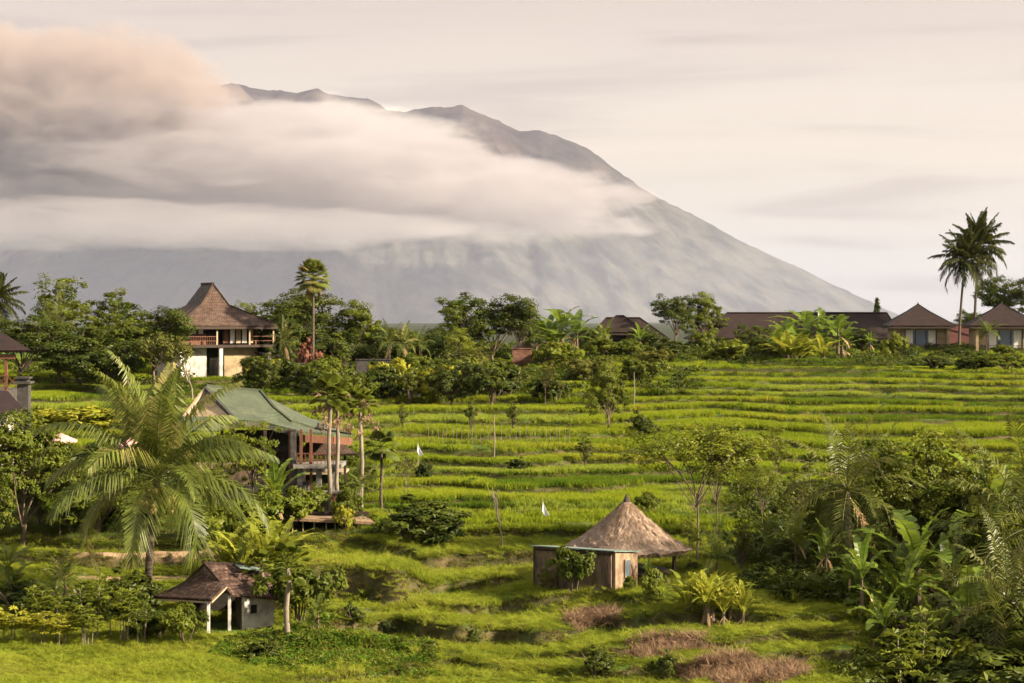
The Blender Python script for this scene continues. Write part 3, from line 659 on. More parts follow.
def fanpalm(key, seed, Hh, n, pet, fr_, mt, skirt=0, tr=.11, name='fan_palm', husk=0):
    rs(seed); tm = MB(); pts = [(U(-.05, .05), U(-.05, .05), -.3+(Hh+.3)*i/6) for i in range(7)]; tm.tube(pts, [tr*(1.2-.3*i/6) for i in range(7)], 8)
    c = np.array(pts[-1]); cm = MB(); dm = MB()
    for i in range(n):
        a = i*2.4; e = 1.45-2.1*(i/n); fanleaf(cm, c, (math.cos(a)*math.cos(e), math.sin(a)*math.cos(e), math.sin(e)), pet*U(.8, 1.1), fr_)
    for i in range(skirt):
        a = U(0, 6.28); fanleaf(dm, c-np.array([0, 0, .1]), (math.cos(a)*.5, math.sin(a)*.5, -.9), pet*.7, fr_*.8)
    for i in range(husk):
        a = U(0, 6.28); q = c+np.array([math.cos(a)*U(.3, .75), math.sin(a)*U(.3, .75), -U(-.1, 1.4)])
        for k in range(26): leaves(dm, q[None]+np.random.normal(size=(1, 3))*.10, np.random.normal(size=(1, 3)), .17, .35)
        dm.tube([tuple(c-np.array([0, 0, .2])), tuple((c+q)/2+np.array([0, 0, .15])), tuple(q)], .012, 4, False)
    parts = [('trunk', tm, 'bark_pale' if husk else 'palm_bark'), ('crown', cm, mt)]
    if skirt or husk: parts.append(('dry_frond', dm, 'husk' if husk else 'frond_dry'))
    proto(key, name, 'palm', Hh+pet+fr_*.6, parts)
fanpalm('fan_tall', 41, 6.8, 44, .75, .95, 'frond', 2, .11)
fanpalm('fan_husk', 42, 4.3, 18, .4, .5, 'leaf_mid', 0, .08, 'fan_palm', 7)
fanpalm('fan_small', 43, 3.0, 16, .5, .7, 'frond', 0, .07)
fanpalm('papaya', 44, 2.7, 22, .75, .42, 'leaf_mid', 0, .10, 'papaya_tree'); PROTO['papaya']['cat'] = 'tree'; PROTO['papaya']['parts'][0] = (*PROTO['papaya']['parts'][0][:2], 'bark_pale')
def bigleaf(mb, base, az, el, Ln, wd, droop=1.2, r=None, nseg=9, pet=.3):
    p = np.array(base, float); e = el; pts = [p.copy()]; ds = []
    for i in range(nseg):
        d = np.array([math.cos(az)*math.cos(e), math.sin(az)*math.cos(e), math.sin(e)]); ds.append(d); p = p+d*Ln/nseg; pts.append(p.copy()); e -= droop/nseg*(.4+1.3*i/nseg)
    mb.tube([tuple(q) for q in pts], [.03*(1-.8*i/nseg) for i in range(nseg+1)], 4, False)
    r = np.random.random() if r is None else r
    i0 = max(1, int(pet*nseg))
    for i in range(i0, nseg):
        for sub in range(2):
            t0 = (i-i0+sub*.5)/(nseg-i0); t1 = t0+.5/(nseg-i0)*.93
            a0 = pts[i]+(pts[i+1]-pts[i])*sub*.5; a1 = pts[i]+(pts[i+1]-pts[i])*(sub*.5+.47)
            s = np.cross(ds[i], [0, 0, 1.0]); s /= np.linalg.norm(s)+1e-6; n_ = np.cross(s, ds[i])
            w0 = wd*max(0, math.sin(math.pi*min(1, .12+.86*t0)))**.6*.5; w1 = wd*max(0, math.sin(math.pi*min(1, .12+.86*t1)))**.6*.5
            for sg in (-1, 1):
                j = U(-.25, .12); up_ = n_*(.22+j)
                mb.add([a0, a1, a1+(s*sg+up_+ds[i]*.15)*w1, a0+(s*sg+up_+ds[i]*.15)*w0], [(0, 1, 2, 3) if sg > 0 else (3, 2, 1, 0)], min(1, max(0, r+U(-.2, .2))))
def banana(key, seed, Hh, n, mt, nst=1, Ln=2.3, wd=.62, name='banana_plant', cat='banana plant', el=(.35, 1.45)):
    rs(seed); tm = MB(); cm = MB(); dm = MB(); top = 0
    for s in range(nst):
        ox, oy = (0, 0) if s == 0 else (U(-1, 1)*.9, U(-1, 1)*.9); h = Hh*(1 if s == 0 else U(.45, .9))
        tm.tube([(ox, oy, -.3), (ox*1.05, oy, h*.5), (ox*1.1, oy, h)], [.14, .11, .06], 8)
        for i in range(n): bigleaf(cm, (ox*1.1, oy, h-.15), i*2.4+U(-.3, .3)+s, el[1]+(el[0]-el[1])*(i/n)**.8, Ln*U(.8, 1.1), wd, U(.8, 1.6))
        for i in range(2): bigleaf(dm, (ox*1.1, oy, h-.3), U(0, 6.28), -.6, Ln*.6, wd*.4, .9)
    proto(key, name, cat, Hh+Ln*.72, [('stem', tm, 'bark'), ('foliage', cm, mt), ('dry_leaf', dm, 'frond_dry')])
banana('ban1', 51, 2.0, 8, 'banana_leaf', 1); banana('ban2', 52, 2.2, 7, 'banana_leaf', 3); banana('ban_dark', 53, 2.4, 8, 'banana_dark', 2)
banana('ban_low', 54, .5, 10, 'sprout', 6, 1.7, .30, el=(.6, 1.5)); banana('traveller', 55, 1.2, 10, 'banana_leaf', 1, 1.9, .36, 'traveller_palm', 'palm', (.5, 1.5))
def cassava(key, seed, Hh, mt='leaf_light', ns=5):
    rs(seed); tm = MB(); cm = MB()
    for s in range(ns):
        ox, oy = U(-.4, .4), U(-.4, .4); h = Hh*U(.7, 1); tm.tube([(ox, oy, -.1), (ox*1.3, oy*1.3, h*.6), (ox*1.6, oy*1.6, h)], [.022, .018, .01], 5)
        for i in range(16):
            t_ = .5+.5*i/16; a = i*2.4; e = U(-.2, .9); b = np.array([ox*1.5, oy*1.5, h*t_]); d = np.array([math.cos(a)*math.cos(e), math.sin(a)*math.cos(e), math.sin(e)])
            fanleaf(cm, b, d, .28, .24, 6, 3.6, .042)
    proto(key, 'cassava_plant', 'shrub', Hh*1.05, [('stem', tm, 'bark_pale'), ('foliage', cm, mt)])
cassava('cas1', 61, 1.9); cassava('cas2', 62, 1.6, 'leaf_yellow'); cassava('cas3', 63, 2.2, 'leaf_mid', 4)
def bare(key, seed, Hh, mt=None, depth=5, spread=.55, name='frangipani_tree', bark='bark_pale', r0=.10, nl=9):
    rs(seed); tm = MB(); cm = MB(); tips = []
    def go(p, d, L_, r, k):
        q = p+d*L_; tm.tube([tuple(p), tuple((p+q)/2+Vector((U(-1, 1), U(-1, 1), 0))*L_*.06), tuple(q)], [r, r*.88, r*.75], 5)
        if k == 0: tips.append(q); return
        for i in range(2 if U(0, 1) < .7 else 3): 
            v = Vector((U(-1, 1), U(-1, 1), U(-.1, .6))).normalized(); go(q, (d+v*spread*1.3).normalized(), L_*U(.68, .88), r*.7, k-1)
    go(Vector((0, 0, -.2)), Vector((U(-.1, .1), U(-.1, .1), 1)).normalized(), Hh*.27, r0, depth-1)
    top = max(t_.z for t_ in tips)
    for t_ in tips:
        c = np.array(t_)[None].repeat(nl, 0)+np.random.normal(size=(nl, 3))*.13
        if mt: leaves(cm, c, np.random.normal(size=(nl, 3))+[0, 0, .6], .26, .4)
    proto(key, name, 'tree', top, [('trunk', tm, bark)]+([('crown', cm, mt)] if mt else []))
bare('frangi', 71, 3.2, 'leaf_olive', 6, .5, r0=.055, nl=5); bare('dead', 72, 4.2, None, 4, .3, 'bare_tree', 'bark_pale', .08); bare('plum', 73, 2.2, 'leaf_light', 4, .6, 'frangipani_tree', nl=14)
# conifer
rs(81); tm = MB(); tm.tube([(0, 0, -.2), (0, 0, 4)], [.09, .02], 6); cm = MB()
for i in range(420):
    z = U(.5, 4.1); r_ = (4.2-z)*.26*U(.5, 1); a = U(0, 6.28); C_ = np.array([[math.cos(a)*r_, math.sin(a)*r_, z]]).repeat(4, 0)+np.random.normal(size=(4, 3))*.08
    leaves(cm, C_, np.array([[0, 0, 1.]]).repeat(4, 0)+np.random.normal(size=(4, 3))*.4, .25, .5)
proto('conifer', 'conifer_tree', 'tree', 4.1, [('trunk', tm, 'bark'), ('crown', cm, 'leaf_dark')])

def put(key, px, D, top, label, w=1.0, rot=None, group=None, cat=None, hgt=None, dz=0):
    """stand a plant on the ground at this column and distance, tall enough to reach that picture row"""
    pr = PROTO[key]; base = gp(px, D); base.z += dz
    hh = hgt if hgt else (CZ-(top-HY)/F*D)-base.z; s = max(hh, .3)/pr['h']
    if pr['obj'] is None:
        o = thing(pr['name'], label, cat or pr['cat'])
        for nm, mb_, mt in pr['parts']: mb_.build(nm, mt, o)
        pr['obj'] = o
    else:
        o = dup(pr['obj'])
        for k in ('label', 'category', 'group'):
            if k in o: del o[k]
        tag(o, label, cat or pr['cat'])
    if group: o['group'] = group
    o.location = base; o.scale = (s*w, s*w, s); o.rotation_euler = (0, 0, rot if rot is not None else (px*12.9898+D*7.1) % 6.283)
    return o
exec_later = []
# ================================================================== buildings
rs(100)
def rel(p, o): return (p[0]-o[0], p[1]-o[1], p[2]-o[2])
def box_part(name, mt, par, *boxes, uv=False, rot=0):
    mb = MB()
    for c, d in boxes: mb.box(c, d, rot)
    return mb.build(name, mt, par, uv=uv)
def slab_part(name, mt, par, *polys, th=.12, uv=True):
    mb = MB()
    for p in polys: mb.slab(p, th)
    return mb.build(name, mt, par, uv=uv)
def wall_seg(name, mt, par, a, b, z0, z1, th=.15, uv=False):
    mb = MB(); mb.beam((a[0], a[1], (z0+z1)/2), (b[0], b[1], (z0+z1)/2), 1, 1)
    A = Vector((a[0], a[1], 0)); B = Vector((b[0], b[1], 0)); n = Vector((-(B-A).y, (B-A).x, 0)).normalized()*th/2
    mb = MB(); mb.slab([A-n+Vector((0, 0, z1)), B-n+Vector((0, 0, z1)), B+n+Vector((0, 0, z1)), A+n+Vector((0, 0, z1))], z1-z0)
    return mb.build(name, mt, par, uv=uv)

# ---- two-storey wooden house with a peaked roof (upper left)
T = thing('wooden_house', 'two-storey wooden house with tall peaked tiled roof and balcony', 'house', (-31.0, 204, 13.75), R(30))
def hip(e, br, rdg, ze, zb, zr):
    (x0, x1, y0, y1) = e; (a0, a1, b0, b1) = br
    E = [(x0, y0, ze), (x1, y0, ze), (x1, y1, ze), (x0, y1, ze)]; Bk = [(a0, b0, zb), (a1, b0, zb), (a1, b1, zb), (a0, b1, zb)]
    lower = [[E[i], E[(i+1) % 4], Bk[(i+1) % 4], Bk[i]] for i in range(4)]
    r0, r1 = (rdg[0], rdg[1], zr), (rdg[2], rdg[3], zr)
    upper = [[Bk[0], Bk[1], r0], [Bk[1], Bk[2], r1, r0], [Bk[2], Bk[3], r1], [Bk[3], Bk[0], r0, r1]]
    return lower, upper
lo, up = hip((-5.3, 5.6, -4.8, 5.7), (-1.55, 1.55, -1.5, 2.7), (0, -1.0, 0, 2.1), 5.7, 7.75, 9.95)
rf = slab_part('roof', 'shingle_brown', T, *lo, th=.22)
tr_ = slab_part('roof_tower', 'shingle_skylit', T, up[1], up[2], up[3], th=.15)  # side slopes greyed in colour to read as lit by sky only
slab_part('gable', 'shingle_brown', tr_, up[0], th=.15)
mb = MB(); mb.tube([(0, -1.1, 9.98), (0, 2.2, 9.98)], .12, 6)
for a, b in (((-1.55, -1.5, 7.78), (0, -1, 9.97)), ((1.55, -1.5, 7.78), (0, -1, 9.97)), ((-5.3, -4.8, 5.72), (-1.55, -1.5, 7.78)), ((5.6, -4.8, 5.72), (1.55, -1.5, 7.78))): mb.tube([a, b], .1, 5)
mb.build('ridge_tile', 'shingle_brown', rf)
box_part('fascia', 'dark_wood', T, ((.15, -4.72, 5.46), (10.7, .10, .26)), ((5.5, .45, 5.46), (.10, 10.2, .26)), ((-5.2, .45, 5.46), (.10, 10.2, .26)))
box_part('deck', 'dark_wood', T, ((.3, -.1, 3.62), (10.4, 8.9, .26)))
box_part('wall', 'red_wood', T, ((-3.75, .3, 4.85), (.15, 6.7, 2.2)), ((3.85, .3, 4.85), (.15, 6.7, 2.2)), ((0, 3.6, 4.85), (7.5, .15, 2.2)), ((-2.6, -3.0, 4.3), (2.1, .12, 1.1)), ((0, -3.0, 5.8), (7.5, .14, .3)))
box_part('doorway_shade', 'inside_shade', T, ((0, -2.6, 4.75), (7.2, .05, 2.0)))  # thin dark sheet painted for the shaded space behind the panels
for i, (x, mt_) in enumerate([(-2.9, 'curtain'), (-2.1, 'curtain'), (.6, 'red_wood'), (1.3, 'curtain'), (1.95, 'pale_wood'), (2.6, 'curtain'), (3.3, 'cream_wall')]):
    w_ = box_part('door_panel', mt_, T, ((x, -2.95, 4.85 if i > 1 else 5.25), (.52, .08, 1.9 if i > 1 else 1.0)))
    box_part('frame', 'dark_wood', w_, ((x-.3, -3.0, 4.85), (.07, .14, 2.0)))
for x in (-4.4, -.9, 2.6, 5.2):
    box_part('post', 'pale_wood', T, ((x, -4.35, 4.6), (.15, .15, 1.75)))
mb = MB()
for z in (4.15, 4.6): mb.beam((3.0, -4.4, z), (5.4, -4.4, z), .06); mb.beam((5.4, -4.4, z), (5.4, 3.8, z), .06); mb.beam((-4.6, -4.4, z), (-1, -4.4, z), .06)
for i in range(13): mb.beam((5.4, -4.4+i*.65, 3.75), (5.4, -4.4+i*.65, 4.6), .04)
for i in range(16): mb.beam((-4.6+i*.24, -4.4, 3.75), (-4.6+i*.24, -4.4, 4.6), .04)
mb.build('railing', 'red_wood', T)
box_part('ground_floor_wall', 'white_wall', T, ((-2.9, -3.2, 1.5), (2.6, .2, 3.9)), ((-4.2, .2, 1.5), (.2, 6.8, 3.9)))
box_part('ground_floor_wall', 'cream_wall', T, ((2.1, -3.2, 1.5), (3.6, .2, 3.9)), ((3.9, 0, 1.5), (.2, 6.2, 3.9)))
box_part('opening_shade', 'inside_shade', T, ((-.65, -2.9, 1.5), (1.9, .2, 3.9)))  # solid near-black block stands in for shade in the entrance
for x, mt_ in ((-.45, 'paint_white'), (4.8, 'stone'), (-4.6, 'paint_white')): box_part('column', mt_, T, ((x, -4.2, 1.4), (.34, .34, 4.1)))
slab_part('canopy', 'tile_dark', T, [(3.6, -4.5, 3.0), (6.8, -4.5, 2.5), (6.8, 1, 2.5), (3.6, 1, 3.0)], th=.12)

# ---- long green-roofed house (left, middle distance)
o0 = gp(285, 124); T = thing('green_roof_house', 'long wooden house with flared green tiled roof and open veranda', 'house', o0)
Q = lambda px, py, D: rel(P(px, py, D), o0)
A, B_, C_, Fq, E_ = Q(206, 386, 129), Q(260, 391, 132), Q(237, 419, 123.5), Q(302, 431.5, 124), Q(352, 435, 127)
m1, m2, m3 = Q(275, 409, 131), Q(291, 422, 130), Q(315, 429, 129)
G1, G2 = Q(262, 421, 123.8), Q(333, 433.5, 125.4)
_n = (Vector(B_)-Vector(A)).cross(Vector(C_)-Vector(A)); _e = Vector((0, 0, CZ))-Vector(o0)
def on_plane(px, py, mixd, k=1.0):      # same roof slope as the ridge and left eave
    d = P(px, py, 1.0)-Vector((0, 0, CZ)); t_ = _n.dot(Vector(A)-_e)/_n.dot(d); return Q(px, py, t_*k+mixd*(1-k))
G1 = on_plane(262, 421, 123.8); m1 = on_plane(275, 409, 131, .9); m2 = on_plane(291, 422, 130, .6); Fq = on_plane(302, 431.5, 124, .7)
rf = slab_part('roof', 'tile_green', T, [A, B_, C_], [B_, G1, C_], [B_, m1, G1], [m1, m2, Fq, G1], [m2, m3, G2, Fq], [m3, E_, G2], th=.16)
mb = MB()
for a, b in ((A, B_), (B_, m1), (m1, m2), (m2, m3), (m3, E_)): mb.beam(Vector(a)+Vector((0, 0, .04)), Vector(b)+Vector((0, 0, .04)), .16, .16)
mb.build('ridge_tile', 'tile_green', rf)
bk = lambda p, d=5: (p[0]-1.2, p[1]+d, p[2])
slab_part('roof_back', 'tile_green', T, [A, B_, (B_[0]-1, B_[1]+6, B_[2]-2.3), (A[0]-1, A[1]+6, A[2]-2.3)], [B_, m1, m2, m3, E_, (B_[0]+3.2, B_[1]+7, B_[2]-2.3), (B_[0]-1, B_[1]+6, B_[2]-2.3)], th=.14)
mb = MB()
for a, b in ((C_, G1), (G1, Fq)): mb.beam(Vector(a)+Vector((0, -.05, -.28)), Vector(b)+Vector((0, -.05, -.28)), .10, .22)
mb.beam(Vector(A)+Vector((-.05, -.1, -.16)), Vector(C_)+Vector((-.05, -.1, -.16)), .12, .26)
mb.build('fascia', 'stone_dark', T)
mb = MB()
for a, b in ((Fq, G2), (G2, E_)): mb.beam(Vector(a)+Vector((0, -.05, -.42)), Vector(b)+Vector((0, -.05, -.42)), .12, .46)
mb.build('fascia_board', 'red_wood', T)
L0 = Q(182, 419, 126)
slab_part('gable_wall', 'cream_wall', T, [(A[0]-.05, A[1]+.3, A[2]-.3), (C_[0]-.25, C_[1]+.3, C_[2]), (L0[0], L0[1]+.3, L0[2])], th=.12, uv=False)
mb = MB(); mb.beam((A[0], A[1]+.1, A[2]-.25), (A[0], A[1]+.1, L0[2]), .16); mb.beam((A[0], A[1]+.08, A[2]-1.6), (C_[0]-.2, C_[1]+.1, C_[2]+.1), .10); mb.beam((L0[0], L0[1]+.1, L0[2]), (A[0], A[1]+.05, A[2]-.1), .16)
mb.build('gable_beam', 'pale_wood', T)
slab_part('awning', 'tile_green', T, [Q(178, 416, 125), Q(222, 417, 124.2), Q(219, 430.5, 121.5), Q(178, 430.5, 122)], th=.08)
z0 = Q(285, 505, 124)[2]
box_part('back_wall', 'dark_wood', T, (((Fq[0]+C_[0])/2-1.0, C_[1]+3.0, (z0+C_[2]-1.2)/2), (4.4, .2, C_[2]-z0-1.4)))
box_part('room', 'inside_shade', T, (((Fq[0]+C_[0])/2-.4, C_[1]+2.2, C_[2]-1.55), (4.4, .2, 1.5)))  # dark sheet with the shade under the roof painted on
box_part('front_wall', 'cream_wall', T, ((Q(217, 0, 124)[0], C_[1]+1.2, z0+1.5), (2.9, .16, 2.2)))
box_part('front_wall', 'tan_and_lit_wall', T, ((Q(238, 0, 124)[0], C_[1]+1.1, z0+1.0), (1.4, .16, 2.4)))
box_part('window', 'inside_shade', T, ((Q(212, 0, 124)[0], C_[1]+1.06, z0+1.7), (.9, .1, 1.0)))
for px, mt_ in ((222, 'dark_wood'), (265, 'dark_wood'), (290, 'red_wood'), (293.5, 'stone_dark'), (301, 'red_wood'), (311, 'red_wood')):
    q = Q(px, 0, 124.6); b = MB(); b.beam((q[0], q[1], z0-.2), (q[0], q[1], C_[2]-.7), .34 if mt_ == 'stone_dark' else .17); b.build('post', mt_, T)
box_part('deck', 'stone', T, ((Q(318, 0, 124.5)[0], 1.8, Q(0, 466, 124.5)[2]), (3.0, 3.6, .24)))
mb = MB(); zd = Q(0, 465, 124.5)[2]
for z in (zd+.35, zd+.75): mb.beam((Q(297, 0, 124)[0], .1, z), (Q(337, 0, 124)[0], .1, z), .055)
for px in range(297, 340, 4): mb.beam((Q(px, 0, 124)[0], .1, zd), (Q(px, 0, 124)[0], .1, zd+.75), .045 if px % 8 else .09)
mb.build('railing', 'red_wood', T)
for px in (299, 318, 334): box_part('pier', 'stone', T, ((Q(px, 0, 124)[0], .6, (zd+z0)/2-.3), (.34, .34, zd-z0+.4)))
box_part('base', 'stone_dark', T, ((Q(262, 0, 124)[0], 1.6, z0+.5), (5.4, 3.4, 1.4)))

# ---- shingled pavilion just right of it
o1 = gp(330, 131); T = thing('garden_pavilion', 'small open pavilion with brown shingled roof beside the green-roofed house', 'pavilion', o1)
Q1 = lambda px, py, D: rel(P(px, py, D), o1)
e = [Q1(296, 455, 129), Q1(357, 453.5, 129), Q1(352, 452, 134), Q1(300, 452, 134)]; r0, r1 = Q1(312, 437, 131.5), Q1(334, 437, 131.5)
slab_part('roof', 'shingle_brown', T, [e[0], e[1], r1, r0], [e[1], e[2], r1], [e[2], e[3], r0, r1], [e[3], e[0], r0], th=.12)
for px, D in ((304, 129.6), (345, 129.6), (304, 133.4), (345, 133.4)):
    q = Q1(px, 0, D); b = MB(); b.beam((q[0], q[1], -.6), (q[0], q[1], e[0][2]-.05), .15); b.build('post', 'dark_wood', T)
box_part('floor', 'pale_wood', T, ((Q1(325, 0, 131.5)[0], .5, -.1+.9), (2.9, 3.4, .15)))

# ---- pergola and terrace wall in front of the green-roofed house
o2 = gp(318, 119.5); T = thing('stone_pergola', 'low vine-covered stone pergola with square pillars below the veranda', 'pergola', o2)
Q2 = lambda px, py, D: rel(P(px, py, D), o2)
for px in (293, 300, 308, 324, 335, 349, 357):
    q = Q2(px, 0, 119.5); box_part('pillar', 'concrete' if px in (308, 349) else 'red_wood' if px == 335 else 'stone', T, ((q[0], q[1], .3), (.42, .42, 1.9)))
box_part('beam', 'stone', T, ((Q2(322, 0, 119.5)[0], 0, 1.35), (3.8, .5, .14)))
o3 = gp(338, 115.5); T = thing('thatch_shelter', 'low flat straw-roofed shelter on thin sticks below the pergola', 'shelter', o3)
Q3 = lambda px, py, D: rel(P(px, py, D), o3)
slab_part('roof', 'straw', T, [Q3(290, 518, 114.5), Q3(374, 522, 114.5), Q3(366, 515.5, 117.5), Q3(290, 514.5, 117.5)], th=.16, uv=False)
for px in (293, 303, 314, 326, 335, 352, 362):
    q = Q3(px, 520, 114.8); b = MB(); b.tube([(q[0]+U(-.12, .12), q[1], -.7), (q[0], q[1], q[2])], .04, 5); b.build('stick', 'bamboo', T)
box_part('back_panel', 'dark_wood', T, ((Q3(332, 0, 116)[0], 1.6, .3), (4.2, .1, 1.7)))
tag(box_part('terrace_slab', 'concrete', None, (tuple(gp(318, 118)+Vector((0, 0, -.05))), (5.0, 1.0, .5))), 'narrow pale stone ledge below the vine pergola', 'ledge')
tag(box_part('garden_ledge', 'concrete', None, (tuple(gp(75, 160)+Vector((0, 0, -.1))), (9.5, 2.5, .6))), 'pale concrete garden path edge left of the palm', 'ledge')

# ---- thatched hut (centre right)
T = thing('thatched_hut', 'open hut under a steep cone-shaped thatched roof', 'hut', (5.95, 103.3, 6.5), R(33))
apex = CZ-(499-HY)/F*103.8-6.5; ez = CZ-(548-HY)/F*103.3-6.5
mb = MB(); nr_, sg_ = 14, 44; vs = []; fs = []
for i in range(nr_+1):
    t_ = i/nr_; rr = .07+2.85*t_**1.02; z = apex-(apex-ez)*(1-(1-t_)**1.22)
    for k in range(sg_):
        a = 2*math.pi*k/sg_; sqr = (abs(math.cos(a))**3.4+abs(math.sin(a))**3.4)**(-1/3.4); j = (U(-.05, .05) if i > 0 else 0)
        vs.append((rr*sqr*math.cos(a)*(1+j*.6), rr*sqr*math.sin(a)*(1+j*.6), z+j*(.8 if i < nr_ else 1.8)))
for k in range(sg_): a = 2*math.pi*k/sg_; sqr = (abs(math.cos(a))**3.4+abs(math.sin(a))**3.4)**(-1/3.4); vs.append((2.7*sqr*math.cos(a), 2.7*sqr*math.sin(a), ez-.20+U(-.06, .04)))
for k in range(sg_): a = 2*math.pi*k/sg_; vs.append((.3*math.cos(a), .3*math.sin(a), apex-.5))
for i in range(nr_+2):
    for k in range(sg_): a = i*sg_+k; b = i*sg_+(k+1) % sg_; fs.append((a, a+sg_, b+sg_, b))
mb.add(vs, fs); rf = mb.build('roof', 'thatch', T)
st_ = MB()
for i in range(1500):       # loose straw lying down the slope
    a = U(0, 6.283); t_ = U(.05, 1); rr = .07+2.85*t_; sqr = (abs(math.cos(a))**3.4+abs(math.sin(a))**3.4)**(-1/3.4); z = apex-(apex-ez)*(1-(1-t_)**1.22)
    p_ = np.array([rr*sqr*math.cos(a), rr*sqr*math.sin(a), z+.02]); d = np.array([math.cos(a)*1.1, math.sin(a)*1.1, -.72+U(-.1, .1)])*U(.15, .3); s = np.array([-math.sin(a), math.cos(a), 0])*.016
    st_.add([p_-s, p_+s, p_+d+s, p_+d-s], [(0, 1, 2, 3)])
st_.build('loose_straw', 'straw', rf)
mb = MB(); mb.tube([(0, 0, apex-.12), (0, 0, apex+.05), (0, 0, apex+.14), (0, 0, apex+.32)], [.2, .17, .1, .03], 9); mb.build('roof_cap', 'dark_wood', rf)
for x, y in ((-1.75, -1.75), (1.75, -1.75), (1.75, 1.75), (-1.75, 1.75)):
    b = MB(); b.beam((x, y, -.5), (x, y, ez+.25), .14); b.build('post', 'dark_wood', T)
box_part('platform', 'dark_wood', T, ((0, 0, .55), (3.7, 3.7, .14)))
box_part('inner_wall', 'white_wall', T, ((0, 1.2, 1.5), (3.2, .1, 1.6)))
box_part('inner_wall', 'dark_wood', T, ((-1.55, -.2, 1.5), (.1, 2.8, 1.6)))
# brick-sided bathroom box in front
T = thing('wall_enclosure', 'flat-roofed mud-walled room joined to the thatched hut front', 'shed', (4.92, 98.2, 6.3))
pA, pB, pC = (-3.80, 2.35), (0, 0), (1.22, 2.05); pD = (pA[0]+pC[0], pA[1]+pC[1]); zt = CZ-(552-HY)/F*98.2-6.3
wl = wall_seg('wall', 'mud_wall', T, pA, pB, -.8, zt, .16)
wall_seg('wall', 'mud_wall', T, pC, pD, -.8, zt-.32, .16)
slab_part('wall', 'mud_wall', T, [(pA[0], pA[1], -.8), (pA[0], pA[1], zt), (pD[0], pD[1], zt-.32), (pD[0], pD[1], -.8)], th=.14, uv=False)
slab_part('wall', 'tan_and_lit_wall', T, [(.06, .02, -.8), (.06, .02, zt+.03), (pC[0]+.06, pC[1]-.02, zt-.27), (pC[0]+.06, pC[1]-.02, -.8)], th=.14, uv=False)  # end wall coloured paler for the sun falling on this side
mb = MB()
for t_ in (.0, .31, .97): x = pA[0]*(1-t_); y = pA[1]*(1-t_)-.1; mb.beam((x, y, -.6), (x, y, zt-.02), .09)
mb.beam((pA[0], pA[1]-.12, zt-.12), (0, -.12, zt-.12), .07); mb.build('wall_batten', 'dark_wood', T)
wn = box_part('window', 'glass', T, ((.82, .93, 1.35), (.40, .05, .8)), rot=math.atan2(2.05, 1.22))
mb = MB(); dx, dy = .51, .86
for s in (-.24, .24): mb.beam((.84+s*dx, .92+s*dy, .90), (.84+s*dx, .92+s*dy, 1.80), .06)
for z in (.92, 1.78): mb.beam((.84-.25*dx, .92-.25*dy, z), (.84+.25*dx, .92+.25*dy, z), .06)
mb.build('frame', 'pale_wood', wn)
slab_part('roof', 'zinc_green', T, [(pA[0]-.25, pA[1]-.35, zt+.12), (.12, -.4, zt+.10), (pC[0]+.35, pC[1]-.1, zt-.18), (pD[0]-.2, pD[1]+.2, zt-.20)], th=.045, uv=False)

# ---- ruined tiled shack (lower left)
o4 = Vector((-13.2, 96.5, 5.1)); T = thing('tiled_shack', 'small weathered shack with sagging brown tile roof and porch posts', 'shed', o4)
Q4 = lambda px, py, D: rel(P(px, py, D), o4)
a0, a1 = Q4(204, 563, 97.5), Q4(266, 566, 98.8)
f0, f1 = Q4(231, 594.5, 95.2), Q4(287, 599, 97.0)
md0 = [(a0[i]+f0[i])/2+(-.10 if i == 2 else 0) for i in range(3)]; md1 = [(a1[i]+f1[i])/2+(-.06 if i == 2 else 0) for i in range(3)]
b0, b1 = Q4(182, 583, 100.2), Q4(240, 588, 101.4)
rf = slab_part('roof', 'tile_brown', T, [a0, a1, md1, md0], [md0, md1, f1, f0], [a0, a1, b1, b0], th=.10)
pl = [Q4(203, 572, 97.8), Q4(154, 597, 98.0), Q4(211, 600, 94.4), Q4(226, 585, 95.4)]
slab_part('porch_roof', 'tile_brown', T, [pl[0], pl[1], pl[2]], [pl[0], pl[2], pl[3]], th=.09)
mb = MB(); mb.beam(a0, a1, .16, .14); mb.beam(a0, f0, .10, .12); mb.build('ridge_tile', 'tile_brown', rf)
mb = MB()
for k in range(26):
    t_ = k/25; mb.beam(Vector(pl[1]).lerp(Vector(pl[2]), t_)+Vector((0, 0, .02)), Vector(pl[1]).lerp(Vector(pl[2]), t_)+Vector((.02, .22, .10)), .08, .04)
mb.build('eave_tile', 'tile_brown', T)
slab_part('roof_patch', 'zinc_green', T, [Q4(235, 564, 97.6), Q4(262, 568, 98.2), Q4(263, 571, 97.8), Q4(240, 567.5, 97.2)], th=.04, uv=False)
mb = MB(); mb.beam(Vector(pl[1])+Vector((0, .1, -.13)), Vector(pl[2])+Vector((0, .1, -.13)), .08); mb.beam(Vector(pl[2])+Vector((0, .1, -.13)), Vector(pl[3])+Vector((0, .2, -.13)), .08); mb.build('beam', 'pale_wood', T)
for px, py, D in ((208.5, 600, 94.7), (229.5, 594, 95.5)): q = Q4(px, py, D); b = MB(); b.beam((q[0], q[1], -.4), (q[0], q[1], q[2]-.1), .13); b.build('post', 'paint_white', T)
wa, wb, wc = Q4(243, 0, 95.8), Q4(273, 0, 97.2), Q4(262, 0, 100.8)
wall_seg('wall', 'white_wall', T, wa[:2], wb[:2], -.4, f0[2]-.12, .16)
wall_seg('wall', 'mud_wall', T, wb[:2], wc[:2], -.4, f0[2]-.1, .14); wall_seg('wall', 'mud_wall', T, (wa[0]-.6, wa[1]+2.2), (wa[0], wa[1]+.1), -.4, f0[2], .14)
wall_seg('wall', 'inside_shade', T, (-2.8, 3.4), wc[:2], -.4, f0[2]-.1, .14)
